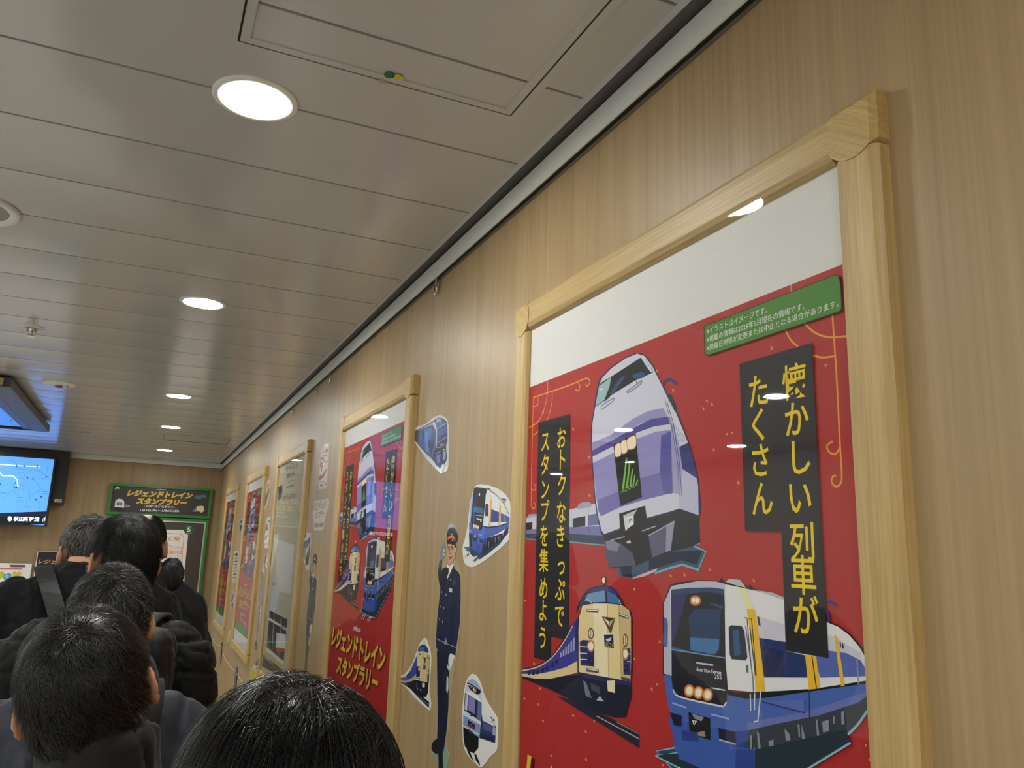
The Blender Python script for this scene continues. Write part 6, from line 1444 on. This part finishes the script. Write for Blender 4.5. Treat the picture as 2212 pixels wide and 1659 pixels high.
C_DARK = cloth('dark_navy_shell', (.008, .010, .017), .62, .06, (300, .0003), .3); C_BAG = cloth('black_bag_canvas', (.0065, .0065, .007), .62, .05, (900, .0003), .4)
R = math.radians
# nearest head at the bottom of the frame
t, T, H = person('nearest person, only the top of a dark straight-haired head at bottom centre', .12, .70, 1.585, R(-4), 'coat', C_DARK, (R(2), R(4), R(8)), folds(1.2, .005))
hair(t, H, 15000, .13, .006, .00032, BLK, (.02, .0, .128), .25, .55, .10, nape=-.11, waves=.05, thick=.018, clump=.012, front=.062)
# second head, lower left, leaning
t, T, H = person('person with wet-looking black hair and leaning head, lower left foreground', -.022, 1.36, 1.608, R(2), 'jacket', C_GREYB, (R(10), R(-15), R(-6)), folds(4.2, .006), collar=.9)
hair(t, H, 16000, .055, .012, .00034, BLK2, (.012, -.045, .115), .6, .22, .34, nape=-.085, clump=.018, thick=.003, thickfrac=.22, m=M_HAIRG)
# third: short grey-flecked hair, navy coat, rucksack straps
t, T, H = person('person with short grey-flecked hair in a navy coat with rucksack straps', -.052, 2.03, 1.648, R(6), 'coat', C_NAVY, (R(8), R(2), R(8)), folds(7.7, .006), hood=.72, collar=.6, wide=1.06)
hair(t, H, 9000, .026, .012, .00032, GRY, (.0, -.04, .12), .5, .1, .45, nape=-.07, m=M_HAIRM, side=.01)
rucksack('charcoal rucksack on the back of the navy coat, mostly behind the leaning head', T, C_GREYB, .27, .40, .10, 1.12)
# fourth: black hair, earbud, quilted jacket, black rucksack
t, T, H = person('person with thick black hair and an earbud in a black quilted jacket', -.050, 2.56, 1.772, R(-14), 'quilted_jacket', C_PUFF, (R(4), R(0), R(42)), quilt(2.2, .006), collar=.8, wide=1.12, vox_j=.0065)
hair(t, H, 10000, .042, .011, .00042, BLK, (.0, -.05, .12), .4, .35, .42, nape=-.105, clump=.014, thick=.001, m=M_HAIRM)
b = MB(); b.ball((-.0835, .004, -.012), (.009, .010, .010), 12); b.v = [tuple(H @ Vector(v)) for v in b.v]; e = b.build('earbud', mat('navy_earbud', (.02, .03, .08), .3, mott=.1), None, True)
tag(e, 'navy earbud in the left ear of the black-haired person', 'earbud')
rucksack('large black rucksack with twin grab handles on the quilted jacket', T, C_BAG, .31, .50, .13, 1.19, -.15, .06)
# fifth: grey hair, black coat, shoulder strap
t, T, H = person('grey-haired person in a black coat with a bag strap, left in the queue', -.165, 3.2, 1.792, R(6), 'coat', C_BLACK, (R(3), R(2), R(16)), folds(9.4, .005), collar=.2, wide=1.2, duck=.085)
hair(t, H, 6000, .035, .010, .00045, GRY2, (.0, -.05, .115), .4, .3, .3, nape=-.07, m=M_HAIRM, clump=.014)
bag = thing('shoulder_bag', 'black shoulder bag whose strap crosses the black coat at left', 'bag', (0, 0, 0))
b = MB(); P = [(.25, .05, .95), (.15, .145, 1.15), (-.02, .14, 1.34), (-.105, .07, 1.43), (-.118, -.01, 1.452), (-.108, -.08, 1.432), (-.08, -.13, 1.37), (.0, -.168, 1.22), (.13, -.168, 1.05), (.26, -.06, .93)]; vs = []
P = smooth_path([Vector(p) for p in P])
for i, p in enumerate(P):
    tt = (P[min(i+1, len(P)-1)]-P[max(i-1, 0)]).normalized(); out = Vector((p.x*.5, p.y*.8, max(0, (p.z-1.33)*3))).normalized(); wv = tt.cross(out).normalized()
    for a, c in ((-.024, .012), (.024, .012), (.024, .018), (-.024, .018)): vs.append(T @ (p + wv*a + out*c))
b.add(vs, [(4*i+k, 4*i+(k+1) % 4, 4*i+4+(k+1) % 4, 4*i+4+k) for i in range(len(P)-1) for k in range(4)] + [(3, 2, 1, 0), tuple(len(vs)-4+k for k in range(4))]); b.build('strap', mat('strap_webbing', (.014, .0145, .017), .5, mott=.15), bag)
b = MB(); b.box((.24, -.15, .66), (.34, .15, .93)); b.v = [tuple(T @ Vector(v)) for v in b.v]; fused(b, 'bag_body', .012, C_BAG, bag, 6)
# sixth: thinning crown, grey hooded jacket
t, T, H = person('person with thinning crown in a dark grey hooded jacket, behind the black hair', .0, 3.6, 1.818, R(-4), 'jacket', C_GREYB, (R(3), R(0), R(-8)), folds(12.4, .006), hood=1.05, collar=.7, wide=1.0, duck=.03)
hair(t, H, 3500, .03, .005, .00045, BLK, (.0, -.03, .12), .3, .5, .2, nape=-.075, m=M_HAIRM, mask=lambda P: ((P[:, 2] < .085+.02*np.sin(P[:, 0]*300)) | (np.abs(P[:, 0]+.02) > .05)))
# seventh: dark shoulders by the wall
t, T, H = person('shorter person in a dark navy shell jacket at the wall end of the queue', .12, 4.2, 1.61, R(-10), 'shell_jacket', C_DARK, (R(12), R(0), R(0)), folds(15.4, .006), collar=.9, wide=1.0)
hair(t, H, 2500, .05, .006, .00045, BLK, (.0, -.05, .12), .3, .55, .15, nape=-.09)
